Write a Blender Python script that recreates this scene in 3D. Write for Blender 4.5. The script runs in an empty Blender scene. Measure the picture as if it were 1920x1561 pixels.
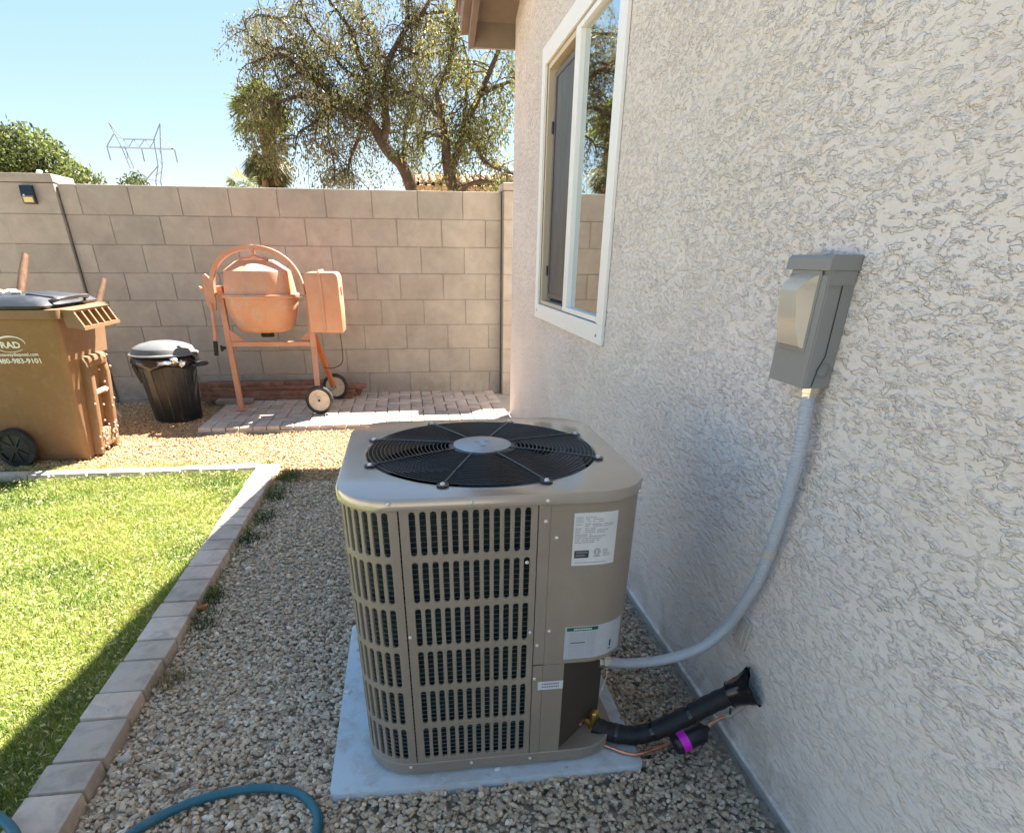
import bpy, bmesh, math, random
import numpy as np
from mathutils import Vector, Matrix
random.seed(7); RNG=np.random.default_rng(11)
D=bpy.data; SC=bpy.context.scene; COL=SC.collection
# ------------------------------------------------------------------ camera
CR=((0.9908619965,-0.1347577409,0.0057319337),(-0.0607668942,-0.4839462266,-0.8729853575),(0.1204154823,0.8646597024,-0.4877127337))
FPX,PX,PY,CH=1144.038,933.7358,1120.3713,1.168
cam=D.cameras.new('camera'); camo=D.objects.new('camera',cam); COL.objects.link(camo)
r_,u_,b_=Vector(CR[0]),-Vector(CR[1]),-Vector(CR[2])
m=Matrix((r_,u_,b_)).transposed().to_4x4(); m.translation=Vector((0,0,CH)); camo.matrix_world=m
cam.sensor_fit='HORIZONTAL'; cam.sensor_width=36; cam.lens=FPX/1920*36
cam.shift_x=(960-PX)/1920; cam.shift_y=(PY-780.5)/1920
cam.clip_start=.05; cam.clip_end=3000; SC.camera=camo
# ------------------------------------------------------------------ light
SUNV=Vector((.49,.537,1.0)).normalized()
ELEV=math.asin(SUNV.z); AZ=math.atan2(SUNV.x,SUNV.y)
w=D.worlds.new('World'); SC.world=w; w.use_nodes=True
nt=w.node_tree; nt.nodes.clear()
sky=nt.nodes.new('ShaderNodeTexSky'); sky.sky_type='NISHITA'; sky.sun_disc=False
sky.sun_elevation=ELEV; sky.sun_rotation=AZ; sky.air_density=.9; sky.dust_density=.6; sky.ozone_density=1.6; sky.altitude=300
bg=nt.nodes.new('ShaderNodeBackground'); bg.inputs['Strength'].default_value=.113
ow=nt.nodes.new('ShaderNodeOutputWorld'); gm=nt.nodes.new('ShaderNodeGamma'); gm.inputs[1].default_value=.30; nt.links.new(sky.outputs[0],gm.inputs[0]); hs_=nt.nodes.new('ShaderNodeHueSaturation'); hs_.inputs['Saturation'].default_value=2.3; hs_.inputs['Value'].default_value=1.; nt.links.new(gm.outputs[0],hs_.inputs['Color']); nt.links.new(hs_.outputs[0],bg.inputs[0]); nt.links.new(bg.outputs[0],ow.inputs[0])
sl=D.lights.new('sun','SUN'); sl.energy=5.0; sl.angle=math.radians(.5); sl.color=(1,.93,.82)
so=D.objects.new('sun',sl); COL.objects.link(so); so.rotation_euler=(-SUNV).to_track_quat('-Z','Y').to_euler()
so.location=(3,3,8)
vs=SC.view_settings; vs.view_transform='Standard'; vs.look='None'; vs.gamma=1; vs.exposure=2.68; vs.use_curve_mapping=False
SC.render.engine='CYCLES'
try:
    SC.cycles.max_bounces=7; SC.cycles.diffuse_bounces=4; SC.cycles.glossy_bounces=4; SC.cycles.transparent_max_bounces=6
except Exception: pass
# ------------------------------------------------------------------ helpers
def at(px,py,Y):
    """point where the line of sight through a pixel of the photograph meets the upright plane y=Y"""
    u=(px-PX)/FPX; v=(py-PY)/FPX
    d=Vector(CR[0])*u+Vector(CR[1])*v+Vector(CR[2])
    k=Y/d.y
    return Vector((d.x*k,Y,CH+d.z*k))
def nz(nt,scale,detail=4,rough=.55,dist=0.,vec=None):
    n=nt.nodes.new('ShaderNodeTexNoise'); n.inputs['Scale'].default_value=scale; n.inputs['Detail'].default_value=detail
    n.inputs['Roughness'].default_value=rough; n.inputs['Distortion'].default_value=dist
    if vec is not None: nt.links.new(vec,n.inputs['Vector'])
    return n.outputs[0]
def ramp(nt,src,stops):
    r=nt.nodes.new('ShaderNodeValToRGB'); e=r.color_ramp.elements
    while len(e)<len(stops): e.new(.5)
    for i,(p,c) in enumerate(stops):
        e[i].position=p; e[i].color=(*c,1) if len(c)==3 else c
    nt.links.new(src,r.inputs[0]); return r.outputs[0]
def math_(nt,op,a,b=None,clamp=False):
    n=nt.nodes.new('ShaderNodeMath'); n.operation=op; n.use_clamp=clamp
    for i,v in enumerate((a,b)):
        if v is None: continue
        if isinstance(v,(int,float)): n.inputs[i].default_value=v
        else: nt.links.new(v,n.inputs[i])
    return n.outputs[0]
def mixc(nt,f,a,b,mode='MIX'):
    n=nt.nodes.new('ShaderNodeMix'); n.data_type='RGBA'; n.blend_type=mode
    for s,v in ((n.inputs[0],f),(n.inputs[6],a),(n.inputs[7],b)):
        if isinstance(v,(int,float)): s.default_value=v
        elif isinstance(v,tuple): s.default_value=(*v,1) if len(v)==3 else v
        else: nt.links.new(v,s)
    return n.outputs[2]
def base_mat(name,rough=.6,metal=0.,spec=.5):
    mt=D.materials.new(name); mt.use_nodes=True; nt=mt.node_tree
    p=nt.nodes['Principled BSDF']; p.inputs['Roughness'].default_value=rough; p.inputs['Metallic'].default_value=metal
    p.inputs['Specular IOR Level'].default_value=spec
    g=nt.nodes.new('ShaderNodeNewGeometry')
    return mt,nt,p,g.outputs['Position']
def bump(nt,p,h,strength=.5,dist=.01,prev=None):
    b=nt.nodes.new('ShaderNodeBump'); b.inputs['Strength'].default_value=strength; b.inputs['Distance'].default_value=dist
    nt.links.new(h,b.inputs['Height'])
    if prev is not None: nt.links.new(prev,b.inputs['Normal'])
    nt.links.new(b.outputs[0],p.inputs['Normal']); return b.outputs[0]
def mul(c,k): return tuple(min(1,max(0,x*k)) for x in c)
def M(name,col,rough=.6,metal=0.,spec=.5,var=.12,vs_=6,bmp=0.,bs=80,bd=.002,orand=0.,dirt=None,dirts=.5,dscale=3,rvar=0.):
    mt,nt,p,pos=base_mat(name,rough,metal,spec)
    n=nz(nt,vs_,6,.6,.3,pos)
    c=ramp(nt,n,[(.28,mul(col,1-var)),(.72,mul(col,1+var))])
    if orand>0:
        oi=nt.nodes.new('ShaderNodeObjectInfo')
        f=ramp(nt,oi.outputs['Random'],[(0,(1-orand,)*3),(.5,(1,1-orand*.2,1-orand*.35)),(1,(1+orand*0,)*3)])
        c=mixc(nt,1.,c,f,'MULTIPLY')
    if dirt is not None:
        dn=nz(nt,dscale,8,.65,.6,pos); df=ramp(nt,dn,[(.48,(0,0,0)),(.68,(dirts,)*3)])
        c=mixc(nt,df,c,dirt)
    nt.links.new(c,p.inputs['Base Color'])
    if rvar>0:
        rr=nz(nt,vs_*3,4,.6,0,pos)
        nt.links.new(math_(nt,'ADD',math_(nt,'MULTIPLY',rr,rvar),rough-rvar/2),p.inputs['Roughness'])
    if bmp>0: bump(nt,p,nz(nt,bs,5,.6,0,pos),bmp,bd)
    return mt
def attr_mat(name,rough=.9,trans=0.,bmp=0.,bs=300,spec=.3):
    mt,nt,p,pos=base_mat(name,rough,0,spec)
    a=nt.nodes.new('ShaderNodeAttribute'); a.attribute_name='Col'
    nt.links.new(a.outputs['Color'],p.inputs['Base Color'])
    if bmp: bump(nt,p,nz(nt,bs,4,.6,0,pos),bmp,.002)
    if trans>0:
        t=nt.nodes.new('ShaderNodeBsdfTranslucent'); nt.links.new(a.outputs['Color'],t.inputs[0])
        mx=nt.nodes.new('ShaderNodeMixShader'); mx.inputs[0].default_value=trans
        nt.links.new(p.outputs[0],mx.inputs[1]); nt.links.new(t.outputs[0],mx.inputs[2])
        nt.links.new(mx.outputs[0],nt.nodes['Material Output'].inputs[0])
    return mt
def rootloc(o):
    while o.parent: o=o.parent
    return o.location.copy()
def finish(me,mat,smooth):
    if mat: me.materials.append(mat)
    if smooth:
        me.polygons.foreach_set('use_smooth',[True]*len(me.polygons))
        me.set_sharp_from_angle(angle=math.radians(smooth if smooth>1 else 40))
def link(name,me,parent=None,loc=None):
    o=D.objects.new(name,me); COL.objects.link(o)
    if parent: o.parent=parent
    if loc is not None: o.location=loc
    return o
def tag(o,label=None,cat=None,group=None,kind=None):
    if label: o['label']=label
    if cat: o['category']=cat
    if group: o['group']=group
    if kind: o['kind']=kind
    return o
def thing(name,label,cat,loc,group=None):
    o=D.objects.new(name,None); COL.objects.link(o); o.location=loc; o.empty_display_size=.1
    return tag(o,label,cat,group)
class MB:
    """collects shapes in world coordinates; build() links them as one mesh object"""
    def __init__(s): s.v=[]; s.f=[]
    def add(s,vs,fs):
        n=len(s.v); s.v+=[tuple(p) for p in vs]; s.f+=[tuple(i+n for i in f) for f in fs]; return s
    def box(s,c,d,b=0.,rot=None,taper=None):
        c=Vector(c); hx,hy,hz=[q/2 for q in d]
        if b<=0:
            vs=[Vector((x*hx,y*hy,z*hz)) for x in (-1,1) for y in (-1,1) for z in (-1,1)]
            fs=[(0,1,3,2),(4,6,7,5),(0,4,5,1),(2,3,7,6),(0,2,6,4),(1,5,7,3)]
        else:
            bm=bmesh.new(); bmesh.ops.create_cube(bm,size=1)
            for v in bm.verts: v.co=Vector((v.co.x*2*hx,v.co.y*2*hy,v.co.z*2*hz))
            bmesh.ops.bevel(bm,geom=list(bm.edges),offset=b,segments=1 if b<.004 else 2,affect='EDGES',profile=.5)
            bm.verts.index_update(); vs=[v.co.copy() for v in bm.verts]; fs=[tuple(v.index for v in f.verts) for f in bm.faces]; bm.free()
        if taper:
            for v in vs:
                k=(v.z+hz)/(2*hz); v.x*=taper[0]+(1-taper[0])*k; v.y*=taper[1]+(1-taper[1])*k
        if rot is not None: vs=[rot@v for v in vs]
        return s.add([c+v for v in vs],fs)
    def beam(s,a,b,w,h,bev=0.):
        a=Vector(a);b=Vector(b);d=b-a;q=d.to_track_quat('Z','Y').to_matrix()
        return s.box((a+b)/2,(w,h,d.length),bev,q)
    def tube(s,pts,r,n=10,caps=True,closed=False):
        pts=[Vector(p) for p in pts]; N=len(pts)
        rs=r if isinstance(r,(list,tuple)) else [r]*N
        vs=[];fs=[]; prev=None
        for i,p in enumerate(pts):
            if closed: t=pts[(i+1)%N]-pts[i-1]
            else: t=pts[min(i+1,N-1)]-pts[max(i-1,0)]
            t.normalize()
            if prev is None:
                a=Vector((0,0,1)) if abs(t.z)<.9 else Vector((1,0,0)); x=t.cross(a).normalized()
            else: x=(prev-t*prev.dot(t)).normalized()
            prev=x; y=t.cross(x)
            for k in range(n):
                a=2*math.pi*k/n; vs.append(p+(x*math.cos(a)+y*math.sin(a))*rs[i])
        for i in range(N if closed else N-1):
            j=(i+1)%N
            for k in range(n): fs.append((i*n+k,i*n+(k+1)%n,j*n+(k+1)%n,j*n+k))
        if caps and not closed: fs.append(tuple(range(n))[::-1]); fs.append(tuple((N-1)*n+k for k in range(n)))
        return s.add(vs,fs)
    def lathe(s,prof,n=32,c=(0,0,0),axis=None,caps=True,sx=1,sy=1,a0=0,a1=2*math.pi):
        c=Vector(c); q=Vector(axis).to_track_quat('Z','Y').to_matrix() if axis is not None else None
        full=abs(a1-a0-2*math.pi)<1e-6; m_=n if full else n+1; vs=[];fs=[]
        for r,z in prof:
            for k in range(m_):
                a=a0+(a1-a0)*k/n; v=Vector((r*math.cos(a)*sx,r*math.sin(a)*sy,z))
                if q is not None: v=q@v
                vs.append(c+v)
        for i in range(len(prof)-1):
            for k in range(n):
                k2=(k+1)%m_; fs.append((i*m_+k,i*m_+k2,(i+1)*m_+k2,(i+1)*m_+k))
        if caps and full:
            if prof[0][0]>1e-5: fs.append(tuple(range(n))[::-1])
            if prof[-1][0]>1e-5: fs.append(tuple((len(prof)-1)*n+k for k in range(n)))
        return s.add(vs,fs)
    def prism(s,poly,ax,lo,hi):
        """poly: 2D points; ax: axis of extrusion 0,1,2"""
        def P(a,b,t):
            return {0:(t,a,b),1:(a,t,b),2:(a,b,t)}[ax]
        n=len(poly); vs=[P(a,b,lo) for a,b in poly]+[P(a,b,hi) for a,b in poly]
        fs=[tuple(range(n)),tuple(range(2*n-1,n-1,-1))]+[(i,i+n,(i+1)%n+n,(i+1)%n) for i in range(n)]
        return s.add(vs,fs)
    def build(s,name,mat,parent=None,smooth=0,bev=0.,loc=None):
        off=rootloc(parent) if parent else (Vector(loc) if loc is not None else Vector((0,0,0)))
        me=D.meshes.new(name); me.from_pydata([tuple(Vector(p)-off) for p in s.v],[],s.f)
        bm=bmesh.new(); bm.from_mesh(me); bmesh.ops.recalc_face_normals(bm,faces=bm.faces)
        if bev>0:
            ed=[e for e in bm.edges if len(e.link_faces)==2 and e.calc_face_angle(0)>.6]
            bmesh.ops.bevel(bm,geom=ed,offset=bev,segments=2,affect='EDGES',profile=.5)
        bm.to_mesh(me); bm.free()
        finish(me,mat,smooth)
        return link(name,me,parent,loc if (parent is None and loc is not None) else None)
def fast_mesh(name,V,F,cols=None):
    """V (n,3), F (m,k) numpy; cols (n,3)"""
    me=D.meshes.new(name); n=len(V); m_,k=F.shape
    me.vertices.add(n); me.vertices.foreach_set('co',V.astype(np.float32).ravel())
    me.loops.add(m_*k); me.loops.foreach_set('vertex_index',F.astype(np.int32).ravel())
    me.polygons.add(m_); me.polygons.foreach_set('loop_start',(np.arange(m_)*k).astype(np.int32))
    me.polygons.foreach_set('use_smooth',[False]*m_); me.update(calc_edges=True)
    if cols is not None:
        a=me.attributes.new('Col','FLOAT_COLOR','POINT')
        a.data.foreach_set('color',np.concatenate([cols,np.ones((n,1))],1).astype(np.float32).ravel())
    return me
def text_mesh(name,txt,size,mat,parent,origin,right,up,ext=.0006,align='LEFT',bold=0.,width=None):
    cu=D.curves.new(name,'FONT'); cu.body=txt; cu.size=size; cu.extrude=ext; cu.align_x=align; cu.offset=bold; cu.resolution_u=3
    to=D.objects.new(name,cu); COL.objects.link(to)
    dg=bpy.context.evaluated_depsgraph_get(); me=D.meshes.new_from_object(to.evaluated_get(dg)); D.objects.remove(to)
    if width:
        mxx=max(v.co.x for v in me.vertices)
        for v in me.vertices: v.co.x*=width/mxx
    R_=Vector(right).normalized(); U_=Vector(up).normalized(); N_=R_.cross(U_)
    mx=Matrix((R_,U_,N_)).transposed().to_4x4(); mx.translation=Vector(origin)-rootloc(parent)
    me.transform(mx); me.name=name; me.materials.clear(); me.materials.append(mat)
    return link(name,me,parent)
# ------------------------------------------------------------------ materials
def stucco_mat():
    mt,nt,p,pos=base_mat('stucco',.88,0,.25)
    mp=nt.nodes.new('ShaderNodeMapping'); mp.inputs['Scale'].default_value=(1,.52,1.2); mp.inputs['Rotation'].default_value=(.12,0,0)
    nt.links.new(pos,mp.inputs[0]); v=mp.outputs[0]
    a=nz(nt,29,4,.62,.35,v); b=nz(nt,66,3,.6,.3,v); c=nz(nt,120,3,.6,0,v); g=nz(nt,5,2,.5,0,v)
    def edge(s,lo,hi): return ramp(nt,s,[(lo,(0,0,0)),(hi,(1,1,1))])
    h1=edge(a,.42,.50); h2=edge(a,.56,.63); h3=edge(b,.53,.60); g2=nz(nt,11,3,.6,0,v); m2=ramp(nt,g2,[(.36,(.12,)*3),(.60,(1,)*3)]); h1=math_(nt,'MULTIPLY',h1,m2)
    msk=ramp(nt,g,[(.38,(.6,)*3),(.6,(1,)*3)])
    # the trowel passes flatten the relief near the ground
    sp=nt.nodes.new('ShaderNodeSeparateXYZ'); nt.links.new(pos,sp.inputs[0])
    low=ramp(nt,sp.outputs['Z'],[(.05,(.35,)*3),(.75,(1,)*3)])
    h=math_(nt,'ADD',math_(nt,'ADD',math_(nt,'MULTIPLY',h1,.6),math_(nt,'MULTIPLY',h2,.45)),math_(nt,'MULTIPLY',math_(nt,'MULTIPLY',h3,msk),.60))
    h=math_(nt,'MULTIPLY',h,low)
    h=math_(nt,'ADD',h,math_(nt,'MULTIPLY',a,.25)); h=math_(nt,'ADD',h,math_(nt,'MULTIPLY',c,.10))
    bump(nt,p,h,1.,.0060)
    big=nz(nt,2.2,5,.6,.4,pos)
    col=ramp(nt,big,[(.3,(.70,.63,.575)),(.7,(.78,.715,.665))])
    dn=nz(nt,7,7,.7,.8,pos); spz=ramp(nt,sp.outputs['Z'],[(.04,(1,)*3),(.34,(0,)*3)]); dm=math_(nt,'MULTIPLY',ramp(nt,dn,[(.45,(0,)*3),(.62,(.55,)*3)]),spz)
    col=mixc(nt,dm,col,(.42,.33,.25))
    bl=nz(nt,1.1,4,.6,.5,pos); col=mixc(nt,ramp(nt,bl,[(.42,(0,)*3),(.62,(.35,)*3)]),col,(.66,.61,.585))
    nt.links.new(col,p.inputs['Base Color'])
    return mt
STUCCO=stucco_mat()
BLOCK=M('concrete_block',(.385,.345,.29),.95,0,.2,var=.13,vs_=6,bmp=.5,bs=260,bd=.003,orand=.12,dirt=(.24,.19,.15),dirts=.25,dscale=9)
bn=BLOCK.node_tree; bp=bn.nodes['Principled BSDF']; src=bp.inputs['Base Color'].links[0].from_socket; gN=[q for q in bn.nodes if q.type=='NEW_GEOMETRY'][0]; sz_=bn.nodes.new('ShaderNodeSeparateXYZ'); bn.links.new(gN.outputs['Position'],sz_.inputs[0])
lowm=math_(bn,'MULTIPLY',ramp(bn,sz_.outputs['Z'],[(.05,(1,)*3),(.30,(0,)*3)]),ramp(bn,nz(bn,4,7,.7,.6,gN.outputs['Position']),[(.42,(0,)*3),(.62,(.7,)*3)])); c_=mixc(bn,lowm,src,(.20,.165,.135)); salt=ramp(bn,nz(bn,2.6,8,.7,1.2,gN.outputs['Position']),[(.56,(0,)*3),(.70,(.4,)*3)]); c_=mixc(bn,salt,c_,(.43,.42,.385)); bn.links.new(c_,bp.inputs['Base Color'])
MORTAR=M('mortar',(.36,.325,.275),.95,0,.2,bmp=.5,bs=200)
PAVER=M('clay_paver',(.52,.44,.375),.92,0,.2,var=.12,vs_=12,bmp=.5,bs=220,orand=.28,dirt=(.33,.27,.22),dirts=.6,dscale=11)
CURB=M('edging_paver',(.62,.52,.43),.92,0,.2,var=.12,vs_=14,bmp=.6,bs=200,orand=.25,dirt=(.22,.18,.15),dirts=.45,dscale=12)
PAD=M('pad_composite',(.50,.56,.61),.62,0,.4,var=.07,vs_=7,bmp=.25,bs=160,dirt=(.34,.30,.25),dirts=.6,dscale=15,rvar=.2)
TAUPE=M('taupe_enamel',(.275,.228,.18),.34,.0,.6,var=.04,vs_=4,bmp=.12,bs=900,bd=.0006,dirt=(.36,.31,.26),dirts=.35,dscale=6,rvar=.18)
TAUPED=M('taupe_enamel_lid',(.27,.22,.17),.30,.0,.6,var=.05,vs_=4,bmp=.1,bs=900,bd=.0005,dirt=(.33,.30,.27),dirts=.25,dscale=6,rvar=.12)
for m__ in (TAUPED,):
    p_=m__.node_tree.nodes['Principled BSDF']; p_.inputs['Coat Weight'].default_value=1; p_.inputs['Coat IOR'].default_value=2.1; p_.inputs['Coat Roughness'].default_value=.16
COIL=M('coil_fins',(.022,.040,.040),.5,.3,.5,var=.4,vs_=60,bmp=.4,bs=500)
WIRE=M('guard_wire',(.30,.35,.35),.4,.6,.5,var=.1)
BLACKW=M('black_coated_wire',(.012,.012,.014),.32,0,.6,var=.1)
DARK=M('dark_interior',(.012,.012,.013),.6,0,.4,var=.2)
SILVER=M('brushed_silver',(.36,.41,.46),.35,.7,.5,var=.05,vs_=30)
SCREW=M('screw_white',(.72,.70,.66),.35,.3,.6,var=.1,vs_=200)
ZINC=M('zinc_fitting',(.60,.57,.50),.3,.85,.5,var=.15,vs_=90)
LABELW=M('label_white',(.62,.64,.65),.45,0,.4,var=.05,vs_=20)
INK=M('printed_ink',(.06,.06,.065),.5,0,.3,var=.1)
GREEN=M('green_ink',(.01,.11,.05),.5,0,.3,var=.1)
GREYINK=M('grey_ink',(.25,.26,.28),.5,0,.3,var=.1)
PVC=M('grey_conduit',(.40,.43,.48),.42,0,.45,var=.06,vs_=20)
BOXG=M('grey_enamel',(.235,.24,.235),.42,0,.5,var=.04,vs_=6,bmp=.1,bs=500,bd=.0005)
FOAM=M('black_foam',(.014,.014,.016),.55,0,.4,var=.3,vs_=30,bmp=.3,bs=120,bd=.002)
BLACKP=M('black_plastic',(.02,.021,.024),.38,0,.5,var=.25,vs_=10,bmp=.15,bs=90,dirt=(.09,.08,.07),dirts=.25,dscale=6)
COPPER=M('copper',(.75,.36,.22),.32,.9,.5,var=.25,vs_=60,dirt=(.30,.14,.08),dirts=.5,dscale=40)
BRASS=M('brass',(.55,.37,.10),.3,.9,.5,var=.2,vs_=60)
MAGENTA=M('magenta_tape',(.80,.02,.66),.4,0,.5,var=.05)
VINYL=M('white_vinyl',(.86,.86,.84),.4,0,.4,var=.02,vs_=3)
CREAM=M('cream_liner',(.62,.52,.38),.5,0,.4,var=.03)
EAVE=M('tan_eave_paint',(.225,.175,.135),.8,0,.3,var=.08,vs_=12,bmp=.3,bs=120)
EAVED=M('brown_fascia_paint',(.205,.145,.120),.75,0,.3,var=.1,vs_=10,bmp=.3,bs=120)
TILE=M('brown_roof_tile',(.16,.095,.07),.85,0,.3,var=.25,vs_=10,orand=.2)
ORANGE=M('orange_enamel',(.56,.27,.165),.5,0,.4,var=.1,vs_=7,bmp=.15,bs=70,bd=.002,dirt=(.52,.33,.22),dirts=.75,dscale=7,rvar=.2)
ORANGE2=M('orange_drum_enamel',(.58,.28,.16),.45,0,.4,var=.1,vs_=5,bmp=.2,bs=50,bd=.002,dirt=(.50,.39,.31),dirts=.8,dscale=9,rvar=.25)
RUBBER=M('rubber',(.028,.027,.026),.8,0,.3,var=.3,vs_=30,dirt=(.14,.12,.10),dirts=.5,dscale=12)
CREAMW=M('cream_wheel',(.50,.42,.33),.55,0,.4,var=.12,vs_=20,dirt=(.25,.19,.14),dirts=.5,dscale=25)
BROWNP=M('brown_plastic',(.215,.120,.060),.5,0,.45,var=.05,vs_=3,bmp=.2,bs=130,bd=.0015,dirt=(.30,.20,.13),dirts=.3,dscale=18,rvar=.15)
BLUEBLK=M('lid_plastic',(.018,.021,.027),.42,0,.5,var=.2,vs_=5,bmp=.2,bs=40,dirt=(.12,.12,.12),dirts=.4,dscale=5,rvar=.2)
WHITEP=M('white_print',(.72,.70,.64),.6,0,.3,var=.08,vs_=60)
WOODR=M('weathered_redwood',(.235,.115,.078),.85,0,.3,var=.3,vs_=14,bmp=.6,bs=90,orand=.3,dirt=(.30,.20,.15),dirts=.5,dscale=14)
WOODG=M('grey_wood',(.26,.21,.17),.85,0,.3,var=.3,vs_=20,bmp=.6,bs=90)
HANDLE=M('ash_handle',(.24,.135,.08),.6,0,.4,var=.3,vs_=25,bmp=.3,bs=100)
HOSE=M('teal_hose',(.018,.125,.17),.4,0,.5,var=.12,vs_=40,bmp=.15,bs=200,bd=.001,dirt=(.12,.17,.18),dirts=.3,dscale=30)
FOIL=M('foil',(.7,.7,.72),.22,.8,.5,var=.1)
BAG=M('bin_liner',(.012,.012,.014),.2,0,.6,var=.2)
LIDG=M('can_lid_plastic',(.105,.112,.115),.55,0,.5,var=.1,vs_=8,dirt=(.22,.21,.19),dirts=.4,dscale=6)
BARK=M('dark_bark',(.075,.048,.035),.9,0,.2,var=.35,vs_=8,bmp=.8,bs=30,bd=.02)
PALMT=M('palm_trunk_fibre',(.20,.125,.075),.9,0,.2,var=.4,vs_=9,bmp=.8,bs=25,bd=.03)
PYL=M('galvanised_steel',(.17,.20,.25),.5,.2,.4,var=.05)
NWALL=M('neighbour_stucco',(.45,.30,.20),.9,0,.2,var=.06)
NTILE=M('terracotta_tile',(.30,.17,.11),.85,0,.3,var=.2,vs_=4)
SOLARB=M('solar_black',(.012,.014,.022),.2,0,.6,var=.1)
LEDY=M('led_panel',(.62,.50,.22),.35,0,.5,var=.15,vs_=120)
CLEAR=M('cover_plastic',(.50,.45,.37),.22,0,.6,var=.04)
PAINTP=M('painted_plate',(.48,.44,.39),.6,0,.3,var=.05)
STICKW=M('pale_stick',(.55,.45,.36),.8,0,.3,var=.2)
CONC=M('foundation_concrete',(.52,.48,.44),.95,0,.2,var=.15,vs_=10,bmp=.6,bs=100)
STONE=attr_mat('gravel_stone',.92,0,.5,260,.2)
GRASSM=attr_mat('grass_blades',.6,.35,0,0,.3)
LEAFM=attr_mat('leaves',.5,.45,0,0,.35)
SOIL=M('soil',(.17,.13,.10),.97,0,.2,var=.3,vs_=20,bmp=.9,bs=60,bd=.02)
def gravel_ground():
    mt,nt,p,pos=base_mat('gravel_ground',.95,0,.2)
    v=nt.nodes.new('ShaderNodeTexVoronoi'); v.inputs['Scale'].default_value=60; nt.links.new(pos,v.inputs['Vector'])
    c=ramp(nt,v.outputs['Color'],[(0,(.32,.26,.205)),(.6,(.46,.385,.31)),(1,(.56,.49,.41))])
    nt.links.new(c,p.inputs['Base Color']); bump(nt,p,v.outputs['Distance'],.6,.008); return mt
GRAVELG=gravel_ground()
TURF=M('turf_soil',(.17,.20,.055),.97,0,.2,var=.4,vs_=30,bmp=.9,bs=90,bd=.02)
DIRT=M('far_ground',(.42,.35,.27),.97,0,.2,var=.2,vs_=.5)
GLASSM,gnt,gp,_=base_mat('window_glass',.02,0,1.0); gp.inputs['Base Color'].default_value=(.015,.017,.018,1); gp.inputs['Metallic'].default_value=1; gp.inputs['Base Color'].default_value=(.62,.68,.68,1)
def screen_mat():
    mt,nt,p,pos=base_mat('insect_screen',.45,0,.5)
    mp=nt.nodes.new('ShaderNodeMapping'); mp.inputs['Scale'].default_value=(1,7,1.6); nt.links.new(pos,mp.inputs[0])
    n=nz(nt,2.5,5,.6,.8,mp.outputs[0])
    nt.links.new(ramp(nt,n,[(.35,(.06,.06,.06)),(.62,(.10,.10,.10)),(.75,(.17,.17,.17))]),p.inputs['Base Color'])  # blotchy reflection painted into the screen colour
    return mt
SCREENM=screen_mat()
# ------------------------------------------------------------------ setting: ground sheets
XW=.7885; YW=6.069; YC=5.03
g=MB(); g.add([(-900,-900,-.06),(900,-900,-.06),(900,900,-.06),(-900,900,-.06)],[(0,1,2,3)])
tag(g.build('ground',DIRT),kind='structure')
g=MB(); g.add([(-.84,-4,-.004),(1.2,-4,-.004),(1.2,6.2,-.004),(-.84,6.2,-.004)],[(0,1,2,3)])
g.add([(-8,-4,-.012),(-4.002,-4,-.012),(-4.002,3.898,-.012),(-8,3.898,-.012)],[(0,1,2,3)])  # unseen pale gravel strip added to bounce sunlight onto the house wall
g.add([(-8,3.9,-.012),(-.84,3.9,-.012),(-.84,6.2,-.012),(-8,6.2,-.012)],[(0,1,2,3)])
g.add([(1.2,5.0,-.012),(6,5.0,-.012),(6,6.2,-.012),(1.2,6.2,-.012)],[(0,1,2,3)])
tag(g.build('gravel_bed',GRAVELG),kind='structure')
g=MB(); g.add([(-4,-2.5,-.008),(-.9,-2.5,-.008),(-.9,3.86,-.008),(-4,3.86,-.008)],[(0,1,2,3)])
tag(g.build('lawn_soil',TURF),kind='structure')
# ------------------------------------------------------------------ gravel stones
def ico():
    t=(1+5**.5)/2
    v=np.array([(-1,t,0),(1,t,0),(-1,-t,0),(1,-t,0),(0,-1,t),(0,1,t),(0,-1,-t),(0,1,-t),(t,0,-1),(t,0,1),(-t,0,-1),(-t,0,1)],float)
    v/=np.linalg.norm(v[0])
    f=np.array([(0,11,5),(0,5,1),(0,1,7),(0,7,10),(0,10,11),(1,5,9),(5,11,4),(11,10,2),(10,7,6),(7,1,8),(3,9,4),(3,4,2),(3,2,6),(3,6,8),(3,8,9),(4,9,5),(2,4,11),(6,2,10),(8,6,7),(9,8,1)])
    return v,f
def rotm(n):
    q=RNG.normal(size=(n,4)); q/=np.linalg.norm(q,axis=1)[:,None]; w_,x,y,z=q.T
    return np.stack([np.stack([1-2*(y*y+z*z),2*(x*y-z*w_),2*(x*z+y*w_)],1),np.stack([2*(x*y+z*w_),1-2*(x*x+z*z),2*(y*z-x*w_)],1),np.stack([2*(x*z-y*w_),2*(y*z+x*w_),1-2*(x*x+y*y)],1)],1)
def vnoise(x,y,s):
    return (np.sin(x*s*1.3+y*s*.7+1.1)+np.sin(y*s*1.7-x*s*.5+2.3)+np.sin((x+y)*s*.9+.4)*.7)/2.7
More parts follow.
